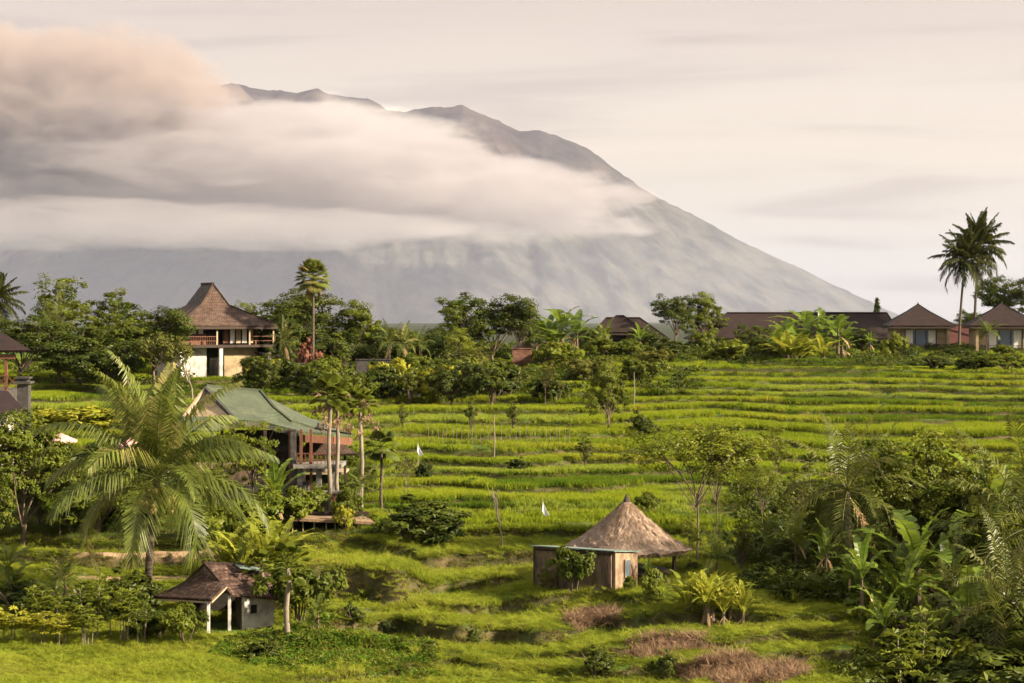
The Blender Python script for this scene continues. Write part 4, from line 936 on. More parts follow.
q = Q4(254, 0, 96.2); box_part('window', 'inside_shade', T, ((q[0], q[1]-.08, .95), (.34, .06, .40)), rot=math.atan2(wb[1]-wa[1], wb[0]-wa[0]))
slab_part('gable', 'mud_wall', T, [(a0[0]+.1, a0[1]-.1, a0[2]-.12), (f0[0]-.1, f0[1]+.3, f0[2]), (b0[0]+.2, b0[1]-.3, b0[2])], th=.08, uv=False)

# ---- buildings on the ridge, right
def bungalow(px, D, apex, eave, half, label, base=350, rot=0.0, cols=(-.78, -.25, .25, .78)):
    z0 = gz(px, D); o = Vector(((px-512)/F*D, D, z0)); T = thing('bungalow', label, 'house', o, rot)
    za = CZ-(apex-HY)/F*D-z0; ze = CZ-(eave-HY)/F*D-z0; h = half/F*D; d = h*.95
    E = [(-h, -d, ze), (h, -d, ze), (h, d, ze), (-h, d, ze)]
    mid = [(x*.30, y*.30, ze+(za-ze)*.66) for x, y, z in E]
    rf = slab_part('roof', 'tile_dark', T, *[[E[i], E[(i+1) % 4], mid[(i+1) % 4], mid[i]] for i in range(4)], *[[mid[i], mid[(i+1) % 4], (0, 0, za)] for i in range(4)], th=.14)
    mb = MB(); mb.tube([(0, 0, za-.1), (0, 0, za+.25)], [.14, .03], 6)
    for i in range(4): mb.tube([E[i], mid[i], (0, 0, za)], .07, 5)
    mb.build('ridge_tile', 'tile_dark', rf)
    mb = MB()
    for i in range(4): a = Vector(E[i])*.985; b = Vector(E[(i+1) % 4])*.985; a.z = b.z = ze-.26; mb.beam(a, b, .08, .2)
    mb.build('fascia', 'dark_wood', T)
    hw = h*.80
    box_part('wall', 'cream_wall', T, ((-hw*.80, -d*.62, ze/2-.4), (hw*.40, .2, ze+.4)), ((hw*.80, -d*.62, ze/2-.4), (hw*.40, .2, ze+.4)), ((0, -d*.62, ze-.30), (hw*1.2, .2, .5)), ((-hw, .1, ze/2-.4), (.2, d*1.4, ze+.4)), ((hw, .1, ze/2-.4), (.2, d*1.4, ze+.4)), ((0, d*.8, ze/2-.4), (hw*2, .2, ze+.4)))
    gd = box_part('glass_door', 'glass', T, ((0, -d*.60, ze/2-.35), (hw*1.18, .06, ze-.25)))
    mb = MB()
    for x in (-.58, -.2, .2, .58): mb.beam((x*hw, -d*.62-.06, -.3), (x*hw, -d*.62-.06, ze-.5), .08)
    mb.build('frame', 'dark_wood', gd)
    for s in (-1, 1): box_part('curtain', 'curtain', T, ((s*hw*.42, -d*.60-.05, ze/2-.4), (hw*.26, .03, ze-.45)))
    for x in cols[::3]: cb = box_part('column', 'cream_wall', T, ((x*h, -d*.86, ze/2-.4), (.34, .34, ze+.6)))
    mb = MB()
    for z in (.3, .65): mb.beam((-h*.75, -d*.86, z), (h*.75, -d*.86, z), .05)
    for k in range(15): mb.beam((-h*.75+k*h*.107, -d*.86, -.2), (-h*.75+k*h*.107, -d*.86, .65), .035)
    mb.build('railing', 'dark_wood', T)
    box_part('plinth', 'stone', T, ((0, 0, -.35), (h*1.7, d*1.8, .5)))
    return T
bungalow(918, 256, 304, 325.5, 33, 'small cream bungalow with dark pyramid roof left of the tall palms', rot=R(-4))
bungalow(1002, 251, 303, 325.5, 36, 'cream bungalow with dark pyramid roof at the right edge', rot=R(-6))
def longhouse(x0, x1, r0_, r1_, ridge, eave, D, label, mt='tile_dark', dep=4.2, wallm='white_wall'):
    cx = (x0+x1)/2; z0 = gz(min(cx, 1000), D); o = Vector(((cx-512)/F*D, D, z0)); T = thing('tiled_house', label, 'house', o)
    X = lambda p: (p-cx)/F*D; Z = lambda r: CZ-(r-HY)/F*D-z0
    E = [(X(x0), -dep, Z(eave)), (X(x1), -dep, Z(eave)), (X(x1), dep, Z(eave)), (X(x0), dep, Z(eave))]; a, b = (X(r0_), 0, Z(ridge)), (X(r1_), 0, Z(ridge))
    rf = slab_part('roof', mt, T, [E[0], E[1], b, a], [E[1], E[2], b], [E[2], E[3], a, b], [E[3], E[0], a], th=.16)
    mb = MB(); mb.tube([a, b], .14, 6); mb.tube([a, E[0]], .1, 5); mb.tube([b, E[1]], .1, 5); mb.build('ridge_tile', mt, rf)
    w = X(x1)-.7; v = X(x0)+.7; zt_ = Z(eave)+.05
    box_part('wall', wallm, T, (((w+v)/2, -dep*.72, zt_/2-.5), (w-v, .2, zt_+1)), (((w+v)/2, dep*.72, zt_/2-.5), (w-v, .2, zt_+1)), ((v, 0, zt_/2-.5), (.2, dep*1.4, zt_+1)), ((w, 0, zt_/2-.5), (.2, dep*1.4, zt_+1)))
    n = max(1, int((w-v)/4))
    for k in range(n):
        xx = v+(k+.5)*(w-v)/n; wn = box_part('window', 'inside_shade', T, ((xx, -dep*.72-.08, zt_-.85), (1.6, .12, .95)))
        box_part('frame', 'dark_wood', wn, ((xx-.85, -dep*.72-.14, zt_-.85), (.1, .14, 1.1)), ((xx+.85, -dep*.72-.14, zt_-.85), (.1, .14, 1.1)), ((xx, -dep*.72-.14, zt_-.35), (1.8, .14, .1)))
    box_part('fascia', 'dark_wood', T, ((0, -dep+.05, Z(eave)-.28), (X(x1)-X(x0)-.2, .1, .2)))
    return T
longhouse(686, 897, 727, 887, 313, 338, 270, 'very long low house with dark tiled roof behind the banana plants')
longhouse(938, 990, 944, 984, 325, 343.5, 266, 'low building with dull red roof between the two bungalows', 'tile_red', 3)
longhouse(586, 668, 606, 640, 318, 339, 280, 'half hidden dark-roofed house left of the round tree', dep=3)
longhouse(592, 645, 616, 624, 316, 332, 262, 'small dark peaked roof among leaves beside the banana clump', 'tile_dark', dep=2.6, wallm='mud_wall')
# thatch-topped gate and brick garden walls on the ridge, middle
o5 = gp(523, 232); T = thing('garden_kiosk', 'tiny kiosk with pointed brown roof on the middle ridge', 'hut', o5)
zz_ = lambda r, D, o: CZ-(r-HY)/F*D-o.z
mb = MB(); n_ = 12
zt_, ze_ = zz_(336, 232, o5), zz_(348, 232, o5)
mb.tube([(0, 0, ze_), (0, 0, ze_+(zt_-ze_)*.5), (0, 0, zt_)], [1.35, .6, .05], 12); mb.build('roof', 'thatch', T)
for x, y in ((-.8, -.8), (.8, -.8), (.8, .8), (-.8, .8)): box_part('post', 'dark_wood', T, ((x, y, ze_/2-.2), (.12, .12, ze_+.4)))
def gwall(px0, px1, D, r0_, r1_, mt, label, th=.4, cat='wall', name='garden_wall'):
    a = P(px0, r0_, D); b = P(px1, r1_, D); mb = MB(); cx = (a.x+b.x)/2; zb = min(gz(px0, D), gz(px1, D), gz((px0+px1)/2, D))-.4; zt_ = (a.z+b.z)/2
    zt_ = max(zt_, zb+.9)
    mb.box((0, 0, (zt_-zb)/2), (b.x-a.x, th, zt_-zb)); mb.box((0, 0, zt_-zb+.05), (b.x-a.x+.12, th+.14, .10))
    ob = mb.build(name, mt, None, uv=True); ob.location = (cx, D, zb); return tag(ob, label, cat)
gwall(512, 532, 226, 349, 349, 'brick', 'reddish brick garden wall below the tiny pointed kiosk')
gwall(546, 565, 228, 343, 343, 'brick', 'short reddish wall top showing under the banana clump')
gwall(296, 352, 196, 364, 364, 'stone_dark', 'dark stone retaining wall left, under the red flowering shrub')
gwall(356, 418, 200, 360, 360, 'stone_dark', 'dark stone retaining wall under the row of small palms')
gwall(300, 420, 189, 374, 374, 'stone', 'long low grey retaining wall across the middle garden')
gwall(424, 470, 193, 372, 372, 'stone_dark', 'short dark retaining wall right of the garden steps')
for i, (px, D, h, lb) in enumerate([(319, 197, 1.0, 'white stone post on the garden terrace below the red shrub'), (398, 195, 1.5, 'pale stone shrine between garden shrubs on the slope')]):
    o = gp(px, D); T = thing('stone_shrine', lb, 'shrine', o); box_part('pedestal', 'paint_white' if i == 0 else 'concrete', T, ((0, 0, h/2-.1), (.5, .5, h))); mb = MB(); mb.tube([(0, 0, h-.1), (0, 0, h+.05), (0, 0, h+.4)], [.38, .34, .03], 4); mb.build('cap', 'concrete', T)
# far left gazebo, dark roof and lantern post
o6 = gp(-12, 150); T = thing('timber_gazebo', 'timber gazebo with dark roof cut off by left edge', 'pavilion', o6)
Q6 = lambda px, py, D: rel(P(px, py, D), o6)
e = [Q6(-75, 351, 147), Q6(31, 350, 147), Q6(24, 348, 155), Q6(-70, 348, 155)]; r0, r1 = Q6(-35, 325, 151), Q6(-10, 325, 151)
slab_part('roof', 'tile_dark', T, [e[0], e[1], r1, r0], [e[1], e[2], r1], [e[2], e[3], r0, r1], [e[3], e[0], r0], th=.16)
mb = MB(); mb.beam(Q6(-72, 357, 147.4), Q6(15.5, 356.5, 147.4), .15, .36); mb.build('beam', 'red_wood', T)
for px in (6, -30, -60):
    q = Q6(px, 0, 147.5); b = MB(); b.beam((q[0], q[1], Q6(0, 410, 147)[2]), (q[0], q[1], Q6(0, 358, 147)[2]), .2); b.build('post', 'red_wood', T)
mb = MB(); zr_ = Q6(0, 376, 147)[2]
for z in (zr_, zr_-.85): mb.beam((Q6(-60, 0, 147)[0], -2.6, z), (Q6(7, 0, 147)[0], -2.6, z), .08)
for px in range(-60, 8, 11): mb.beam((Q6(px, 0, 147)[0], -2.6, zr_), (Q6(px+10, 0, 147)[0], -2.6, zr_-.85), .05); mb.beam((Q6(px+10, 0, 147)[0], -2.6, zr_), (Q6(px, 0, 147)[0], -2.6, zr_-.85), .05)
mb.build('railing', 'red_wood', T)
box_part('base', 'stone_dark', T, ((Q6(-28, 0, 148)[0], .5, zr_-2.1), (5.2, 6.5, 2.0)))
o7 = gp(24, 142); T = thing('stone_lantern', 'dark carved stone lantern pillar near the left edge', 'lantern', o7)
zt_ = CZ-(376-HY)/F*142-o7.z
box_part('pillar', 'stone_dark', T, ((0, 0, (zt_-.5)/2-.1), (.8, .8, zt_-.5)), ((0, 0, .3), (1.5, 1.5, .9)))
box_part('cap', 'stone_dark', T, ((0, 0, zt_-.45), (1.2, 1.2, .16)), ((0, 0, zt_-.28), (.7, .7, .2)), ((0, 0, zt_-.12), (1.0, 1.0, .12)))
o8 = gp(-8, 128); T = thing('low_roof_house', 'dark sloping roof of a house cut off by the left edge', 'house', o8)
Q8 = lambda px, py, D: rel(P(px, py, D), o8)
slab_part('roof', 'tile_dark', T, [Q8(-60, 392, 130), Q8(8, 391, 130), Q8(27, 413, 126), Q8(-60, 414, 126)], [Q8(-60, 392, 130), Q8(8, 391, 130), Q8(16, 408, 134), Q8(-60, 408, 134)], th=.16)
zt_ = Q8(0, 414, 126)[2]; zb_ = min(-.5, zt_-2.5); box_part('wall', 'white_wall', T, ((Q8(-28, 0, 128)[0], 0, (zt_+zb_)/2), (4.4, 4, zt_-zb_)))
box_part('window', 'red_wood', T, ((Q8(2, 0, 126)[0], -2.05, zt_-1.1), (.5, .08, .7)))
# parasols
for px, py, D, lb in ((61, 433, 122, 'pink parasol open left of the coconut palm crown'), (130, 438, 121, 'pink parasol partly hidden behind the coconut palm')):
    o = gp(px, D); T = thing('parasol', lb, 'parasol', o); zt_ = CZ-(py-HY)/F*D-o.z
    mb = MB(); vs = [(0, 0, zt_)]+[(1.0*math.cos(2*math.pi*k/8), 1.0*math.sin(2*math.pi*k/8), zt_-.42) for k in range(8)]+[(1.0*math.cos(2*math.pi*k/8), 1.0*math.sin(2*math.pi*k/8), zt_-.56) for k in range(8)]
    mb.add(vs, [(0, 1+k, 1+(k+1) % 8) for k in range(8)]+[(1+k, 9+k, 9+(k+1) % 8, 1+(k+1) % 8) for k in range(8)]); mb.build('canopy', 'cloth_pink', T)
    mb = MB(); mb.tube([(0, 0, -.2), (0, 0, zt_+.1)], .03, 6); mb.build('pole', 'pale_wood', T)
# dug patches and low walls in the foreground right
def bank(px0, px1, D, hh, mt, label, seed, name='earth_bank', dep=1.1):
    rs(seed); x0, x1 = (px0-512)/F*D, (px1-512)/F*D; n = 46; m_ = 14; vs = []; fs = []
    xm = (x0+x1)/2; zb = gz((px0+px1)/2, D)
    for i in range(n):
        x = x0+(x1-x0)*i/(n-1); e = min(1, 5*min(i, n-1-i)/(n-1))**.5; zg = float(ground(x, D))
        for k in range(m_):
            a = math.pi*k/(m_-1); sy = -math.cos(a)*dep; hz_ = hh*e*max(0, math.sin(a))**.45*(1+.35*float(fbm(x*1.6, k*.7, seed, 3)))
            vs.append((x-xm, sy*(1+.2*float(fbm(x, k*.3, seed+5, 2)))+.6*float(fbm(x/2.5, 0, seed+2, 2)), zg-zb-.12+hz_+U(-.03, .03)))
    for i in range(n-1):
        for k in range(m_-1): a = i*m_+k; fs.append((a, a+m_, a+m_+1, a+1))
    mb = MB(); mb.add(vs, fs); o = mb.build(name, mt); o.location = (xm, D, zb); return tag(o, label, 'bank')
def D_at(px, row, lo=78, hi=250):
    D = np.arange(lo, hi, .05); z = ground((px-512)/F*D, D); rr = HY+(CZ-z)/D*F; k = np.nonzero(rr <= row)[0]; return float(D[k[0]]) if len(k) else hi
# flags, poles, bird scarers in the paddies
for px, D, py, lb in ((543, 116.5, 502, 'white cloth flag on a stick in the paddy'), (418, 139, 444, 'small white flag above the paddy right of the garden')):
    o = gp(px, D); T = thing('field_flag', lb, 'flag', o); zt_ = CZ-(py-HY)/F*D-o.z
    mb = MB(); mb.tube([(0, 0, -.2), (0, 0, zt_+.1)], .018, 5); mb.build('pole', 'bamboo', T)
    mb = MB(); mb.slab([(0, -.03, zt_), (.12, -.05, zt_-.3), (.38, -.1, zt_-.75), (.12, 0, zt_-.85), (-.05, -.03, zt_-.5)], .02); mb.build('cloth', 'cloth_white', T)
rs(120); st_ = None
for k in range(30):
    px = 428+k*4.9+U(-1.2, 1.2); D = 152.5+U(-.5, .5); o = gp(px, D)
    if 492 < px < 498: continue
    if st_ is None:
        mb = MB(); mb.tube([(0, 0, -.2), (.03, 0, .8), (0, .02, 1.6)], .017, 5); st_ = mb.build('bamboo_stake', 'bark_pale'); q = st_
    else: q = st_.copy(); COL.objects.link(q)
    q.location = o; q.scale = (1, 1, U(.75, 1.1)); q.rotation_euler = (U(-.05, .05), U(-.05, .05), U(0, 6)); tag(q, 'thin pale bamboo stake in the row along the paddy edge', 'stake', 'bamboo stakes along the terrace')
for px, D, top, lb in ((494, 146, 415, 'tall thin dry pole standing in the middle paddy'), (634, 182, 372, 'slim pale pole on the upper right terraces')):
    o = gp(px, D); mb = MB(); h = CZ-(top-HY)/F*D-o.z; mb.tube([(0, 0, -.2), (.05, 0, h/2), (0, 0, h)], [.06, .05, .03], 6); q = mb.build('field_pole', 'bark_pale'); q.location = o; tag(q, lb, 'pole')
# ================================================================== scattered grass, rice and weeds (geometry nodes on point clouds)
def blades(n, rad, h, w, lean=.35, hv=.3, clump=0):
    mb = MB(); V = []; a = np.random.random(n)*6.283; r = rad*np.sqrt(np.random.random(n))
    bx = r*np.cos(a); by = r*np.sin(a)
    if clump:
        cx = rad*np.random.uniform(-1, 1, clump); cyy = rad*np.random.uniform(-1, 1, clump); k = np.random.randint(0, clump, n); bx = cx[k]+np.random.normal(size=n)*.05; by = cyy[k]+np.random.normal(size=n)*.05
    b = np.stack([bx, by, np.full(n, -.04)], 1); hh = h*np.random.uniform(1-hv, 1+hv, n); az = np.random.random(n)*6.283; d = np.stack([np.cos(az), np.sin(az)], 1); ln = lean*hh*np.random.random(n)
    sa = np.random.random(n)*6.283; s = np.stack([np.cos(sa), np.sin(sa), sa*0], 1)*w/2
    m = b.copy(); m[:, :2] += d*(ln*.35)[:, None]; m[:, 2] += hh*.6; t = b.copy(); t[:, :2] += d*(ln*1.3)[:, None]; t[:, 2] += hh*.98
    mb.quads(np.stack([b-s, b+s, m+s*.9, m-s*.9], 1)); mb.quads(np.stack([m-s*.9, m+s*.9, t+s*.15, t-s*.15], 1)); return mb
rs(200)
def weedpatch(n, rad, h, leaf):
    mb = MB(); a = np.random.random(n)*6.283; r = rad*np.sqrt(np.random.random(n)); z = h*(np.random.random(n)**.6)*(1-.6*(r/rad)**2)
    leaves(mb, np.stack([r*np.cos(a), r*np.sin(a), z], 1), np.random.normal(size=(n, 3))*.5+[0, 0, .9], leaf, .6); return mb
PR = {}
def protos(key, objs, spots, label, name, kindn):
    PR[key] = []
    for (mb, mt), (px, D) in zip(objs, spots):
        o = mb.build(name, mt); o.location = gp(px, D); tag(o, label, kindn, kind='stuff'); PR[key].append(o)
protos('rice', [(blades(70, .5, .50, .030, .45), 'rice'), (blades(60, .5, .42, .032, .5, clump=9), 'rice'), (blades(60, .5, .42, .028, .5), 'rice_pale'), (blades(65, .5, .42, .030, .5), 'rice_deep')], [(470, 137), (560, 138), (520, 150), (700, 150)], 'bright green rice leaves in the paddies', 'rice_leaves', 'rice')
protos('bank', [(blades(60, .45, .28, .024, .9), 'bank_grass'), (blades(45, .4, .40, .024, .9), 'bank_grass')], [(450, 118), (540, 119)], 'darker wild grass on the terrace banks', 'bank_grass', 'grass')
protos('lush', [(blades(110, .42, .27, .020, .9), 'lush_grass'), (blades(110, .42, .36, .020, .9), 'lush_grass'), (blades(80, .38, .48, .022, 1.0, .35, 5), 'lush_grass')], [(430, 100), (520, 101), (360, 92)], 'long soft bright grass in the foreground', 'foreground_grass', 'grass')
protos('fgbank', [(blades(80, .36, .16, .022, 1.2), 'bank_brown'), (blades(70, .34, .20, .022, 1.2), 'bank_grass')], [(380, 96), (480, 97)], 'dry brownish grass on a foreground terrace face', 'dry_bank_grass', 'grass')
protos('weed', [(weedpatch(110, .55, .34, .14), 'weed'), (weedpatch(80, .45, .5, .17), 'leaf_mid'), (weedpatch(90, .7, .8, .22), 'leaf_dark')], [(330, 92), (345, 92), (900, 100)], 'creeping broad-leaved weeds', 'creeping_weeds', 'weeds')
def scatter(name, key, pts, sc, idx, label, cat, tilt=.12):
    n = len(pts)
    if n == 0: return
    me = bpy.data.meshes.new(name); me.vertices.add(n); me.vertices.foreach_set('co', np.asarray(pts, np.float32).ravel())
    a = me.attributes.new('sc', 'FLOAT_VECTOR', 'POINT'); a.data.foreach_set('vector', np.asarray(sc, np.float32).ravel())
    rot = np.stack([np.random.normal(size=n)*tilt, np.random.normal(size=n)*tilt, np.random.random(n)*6.283], 1)
    a = me.attributes.new('rot', 'FLOAT_VECTOR', 'POINT'); a.data.foreach_set('vector', rot.astype(np.float32).ravel())
    a = me.attributes.new('pick', 'INT', 'POINT'); a.data.foreach_set('value', np.asarray(idx, np.int32))
    o = bpy.data.objects.new(name, me); COL.objects.link(o); tag(o, label, cat, kind='stuff')
    ng = bpy.data.node_groups.new(name, 'GeometryNodeTree'); ng.interface.new_socket('Geometry', in_out='INPUT', socket_type='NodeSocketGeometry'); ng.interface.new_socket('Geometry', in_out='OUTPUT', socket_type='NodeSocketGeometry')
    l = ng.links.new; gi = ng.nodes.new('NodeGroupInput'); go = ng.nodes.new('NodeGroupOutput'); ip = ng.nodes.new('GeometryNodeInstanceOnPoints'); g2 = ng.nodes.new('GeometryNodeGeometryToInstance')
    for q in PR[key][::-1]:
        oi = ng.nodes.new('GeometryNodeObjectInfo'); oi.transform_space = 'ORIGINAL'; oi.inputs['Object'].default_value = q; oi.inputs['As Instance'].default_value = True; l(oi.outputs['Geometry'], g2.inputs[0])
    def at(nm, ty):
        k = ng.nodes.new('GeometryNodeInputNamedAttribute'); k.data_type = ty; k.inputs['Name'].default_value = nm; return k.outputs['Attribute']
    l(gi.outputs[0], ip.inputs['Points']); l(g2.outputs[0], ip.inputs['Instance']); ip.inputs['Pick Instance'].default_value = True
    l(at('pick', 'INT'), ip.inputs['Instance Index']); l(at('rot', 'FLOAT_VECTOR'), ip.inputs['Rotation']); l(at('sc', 'FLOAT_VECTOR'), ip.inputs['Scale']); l(ip.outputs[0], go.inputs[0])
    md = o.modifiers.new('scatter', 'NODES'); md.node_group = ng; return o
def sample(n, d0, d1, p0, p1):
    D = np.sqrt(np.random.uniform(d0*d0, d1*d1, n)); px = np.random.uniform(p0, p1, n); x = (px-512)/F*D; return x, D, px
rs(201)
CL = [(5.95, 103.3, 2.3), (3.2, 100.6, 1.7), (4.4, 99.9, 1.5), (-13.2, 96.5, 2.4), (-14.6, 124, 4.8), (-31, 204, 6)]
def clear(x, D):
    ok = np.ones(len(x), bool)
    for a, b, r in CL: ok &= np.hypot(x-a, D-b) > r
    return ok
def mkpts(n, d0, d1, p0, p1, keep):
    x, D, px = sample(n, d0, d1, p0, p1); z, ri, k, f, m = terr_parts(x, D); so_ = soil_mask(x, D, z)*(D < 110); ta_ = tan_mask(x, D)
    w = keep(x, D, px, ri, k, f, so_, ta_, m)*clear(x, D)*(so_ < .35)
    s = np.random.random(n) < w
    return x[s], D[s], px[s], z[s], ri[s], k[s], f[s]
# rice on the treads
P_, S_, I_ = [], [], []
for (n, d0, d1, sz_) in ((36000, 113, 150, 1.0), (34000, 150, 195, 1.15), (26000, 195, 258, 1.45)):
    x, D, px, z, ri, k, f = mkpts(n, d0, d1, -160, 1200, lambda x, D, px, ri, k, f, so_, ta_, m: (ri < .12)*(ta_ < .3)*np.where((px < 365) & (D < 141), .0, 1)*sst(-.5, -.3, fbm(x/6, D/2.5, 61, 2))*np.where(D>240,.4,1))
    fld = noise(k*7.3+np.floor(x/17+k*.37)*3.1, k*1.7, 55); hgt = .40+.55*fld
    hgt = np.where(noise(k*3.3+np.floor(x/23+k*.61)*5.1, k*2.9, 57) < .16, .2, hgt)
    P_.append(np.stack([x, D, z], 1)); s = np.random.uniform(.85, 1.15, len(x)); S_.append(np.stack([sz_*s, sz_*s, hgt*s*(1+.1*(sz_-1))], 1)); v_ = noise(k*9.1+np.floor(x/21+k*.53)*4.7, k*2.3, 59); I_.append(np.where(v_ < .24, 2, np.where(v_ > .74, 3, (np.random.random(len(x)) < .35).astype(int))))
scatter('rice_paddies', 'rice', np.concatenate(P_), np.concatenate(S_), np.concatenate(I_), 'rows of bright green rice covering the hillside terraces', 'rice', .06)
# wild grass on the risers
P_, S_, I_ = [], [], []
for (n, d0, d1, sz_) in ((70000, 112, 150, .8), (80000, 150, 195, 1.0), (60000, 195, 262, 1.3)):
    x, D, px, z, ri, k, f = mkpts(n, d0, d1, -160, 1200, lambda x, D, px, ri, k, f, so_, ta_, m: np.where(ri > .15, .38, np.where((f < .05) & (m > .5), .5, .012))*sst(-.65, -.2, fbm(x/3, D/3, 63, 2)) + ((px < 365) & (D < 141))*.4)
    P_.append(np.stack([x, D, z-.03], 1)); s = np.random.uniform(.6, 1.25, len(x)); S_.append(np.stack([sz_*s, sz_*s, s*.55], 1)); I_.append((np.random.random(len(x)) < .4).astype(int))
scatter('terrace_bank_grass', 'bank', np.concatenate(P_), np.concatenate(S_), np.concatenate(I_), 'olive green grass on the steps between paddies', 'grass', .3)
# lush foreground
x, D, px, z, ri, k, f = mkpts(52000, 72, 114, -140, 1160, lambda x, D, px, ri, k, f, so_, ta_, m: np.where(ri > .2, .04+.25*(fbm(x/2, D/2, 91, 2) > .2), 1.0)*(ta_ < .4)*sst(-.75, -.3, fbm(x/2.4, D/2.4, 65, 3)))
hv = .13+.30*np.clip(.1+fbm(x/2.2, D/2.2, 67, 3), 0, 1)+.5*np.exp(-((px-390)/70)**2-((D-104)/4)**2)
i_ = np.where(np.random.random(len(x)) < .18, 2, (np.random.random(len(x)) < .4).astype(int))
s = np.random.uniform(.8, 1.3, len(x)); lipf = (ri > .05)&(ri < .5); hv = hv+.38*lipf; scatter('meadow_grass', 'lush', np.stack([x, D, z-.03], 1), np.stack([s, s, hv*s], 1), i_, 'long bright green grass over the foreground mounds', 'grass', .22)
x, D, px, z, ri, k, f = mkpts(30000, 72, 114, -140, 1160, lambda x, D, px, ri, k, f, so_, ta_, m: sst(.12, .4, ri)*.9)
s = np.random.uniform(.6, 1.1, len(x)); scatter('mound_bank_grass', 'fgbank', np.stack([x, D, z-.03], 1), np.stack([s, s, s], 1), (fbm(x/2.5, D/2.5, 95, 2) > .12).astype(int), 'browner grass on the steep sides of the foreground mounds', 'grass', .35)
rs(210)
protos('straw', [(blades(45, .35, .30, .03, 1.6), 'straw_dry')], [(700, 88.6)], 'cut dry straw lying on bare soil', 'cut_straw', 'straw')
x, D, px = sample(130000, 74, 114, 200, 860); z, ri, k, f, m = terr_parts(x, D); so_ = soil_mask(x, D, z); ta_ = tan_mask(x, D)
kp = (np.random.random(len(x)) < np.clip(so_*(.25+.45*(fbm(x/1.2,D/1.0,93,2)>-.05))+ta_*.06*(px<300), 0, 1)); x, D, z = x[kp], D[kp], z[kp]
s = np.random.uniform(.5, 1.1, len(x)); scatter('straw_litter', 'straw', np.stack([x, D, z], 1), np.stack([s, s, s*.55], 1), np.zeros(len(x)), 'dry reddish straw litter over the dug soil', 'straw', .5)
# creeping weeds: band right of the shack, jungle floor, garden slopes
P_, S_, I_ = [], [], []
def wadd(n, d0, d1, p0, p1, fn, sz_, ids):
    x, D, px, z, ri, k, f = mkpts(n, d0, d1, p0, p1, fn); s = np.random.uniform(.7, 1.3, len(x))*sz_; P_.append(np.stack([x, D, z], 1)); S_.append(np.stack([s, s, s*.9], 1)); I_.append(np.random.choice(ids, len(x)))
wadd(3500, 118, 250, 380, 1100, lambda x, D, px, ri, k, f, so_, ta_, m: sst(.15, .4, fbm(x/3, D/6, 79, 2))*.5, .9, [0, 1])
wadd(5000, 82, 96, 215, 440, lambda x, D, px, ri, k, f, so_, ta_, m: np.exp(-((px-330)/75)**2-((D-90)/2.6)**2)*1.2, .8, [0, 0, 1])
wadd(6000, 78, 132, 735, 1160, lambda x, D, px, ri, k, f, so_, ta_, m: sst(850, 925, px+np.where(D > 94, 120, 0)+30*fbm(x/3, D/3, 5, 2))*.75, 1.3, [2, 1, 2])
wadd(4500, 116, 144, -60, 372, lambda x, D, px, ri, k, f, so_, ta_, m: sst(-.1, .3, fbm(x/4, D/4, 69, 2))*.8, 1.0, [0, 1, 2])
wadd(9000, 186, 262, 240, 700, lambda x, D, px, ri, k, f, so_, ta_, m: sst(.0, .35, fbm(x/5, D/5, 71, 2)+.35*(1-sst(480, 640, px)))*.8, 1.3, [0, 1, 2])
wadd(6000, 222, 275, 560, 1150, lambda x, D, px, ri, k, f, so_, ta_, m: sst(-.1, .4, fbm(x/5, D/5, 73, 2))*.8, 1.2, [0, 1, 2])
wadd(5000, 150, 250, -160, 190, lambda x, D, px, ri, k, f, so_, ta_, m: sst(.05, .4, fbm(x/5, D/5, 75, 2))*.7, 1.3, [0, 1, 2])
scatter('undergrowth', 'weed', np.concatenate(P_), np.concatenate(S_), np.concatenate(I_), 'broad-leaved creepers and undergrowth along the garden and jungle edges', 'undergrowth', .25)

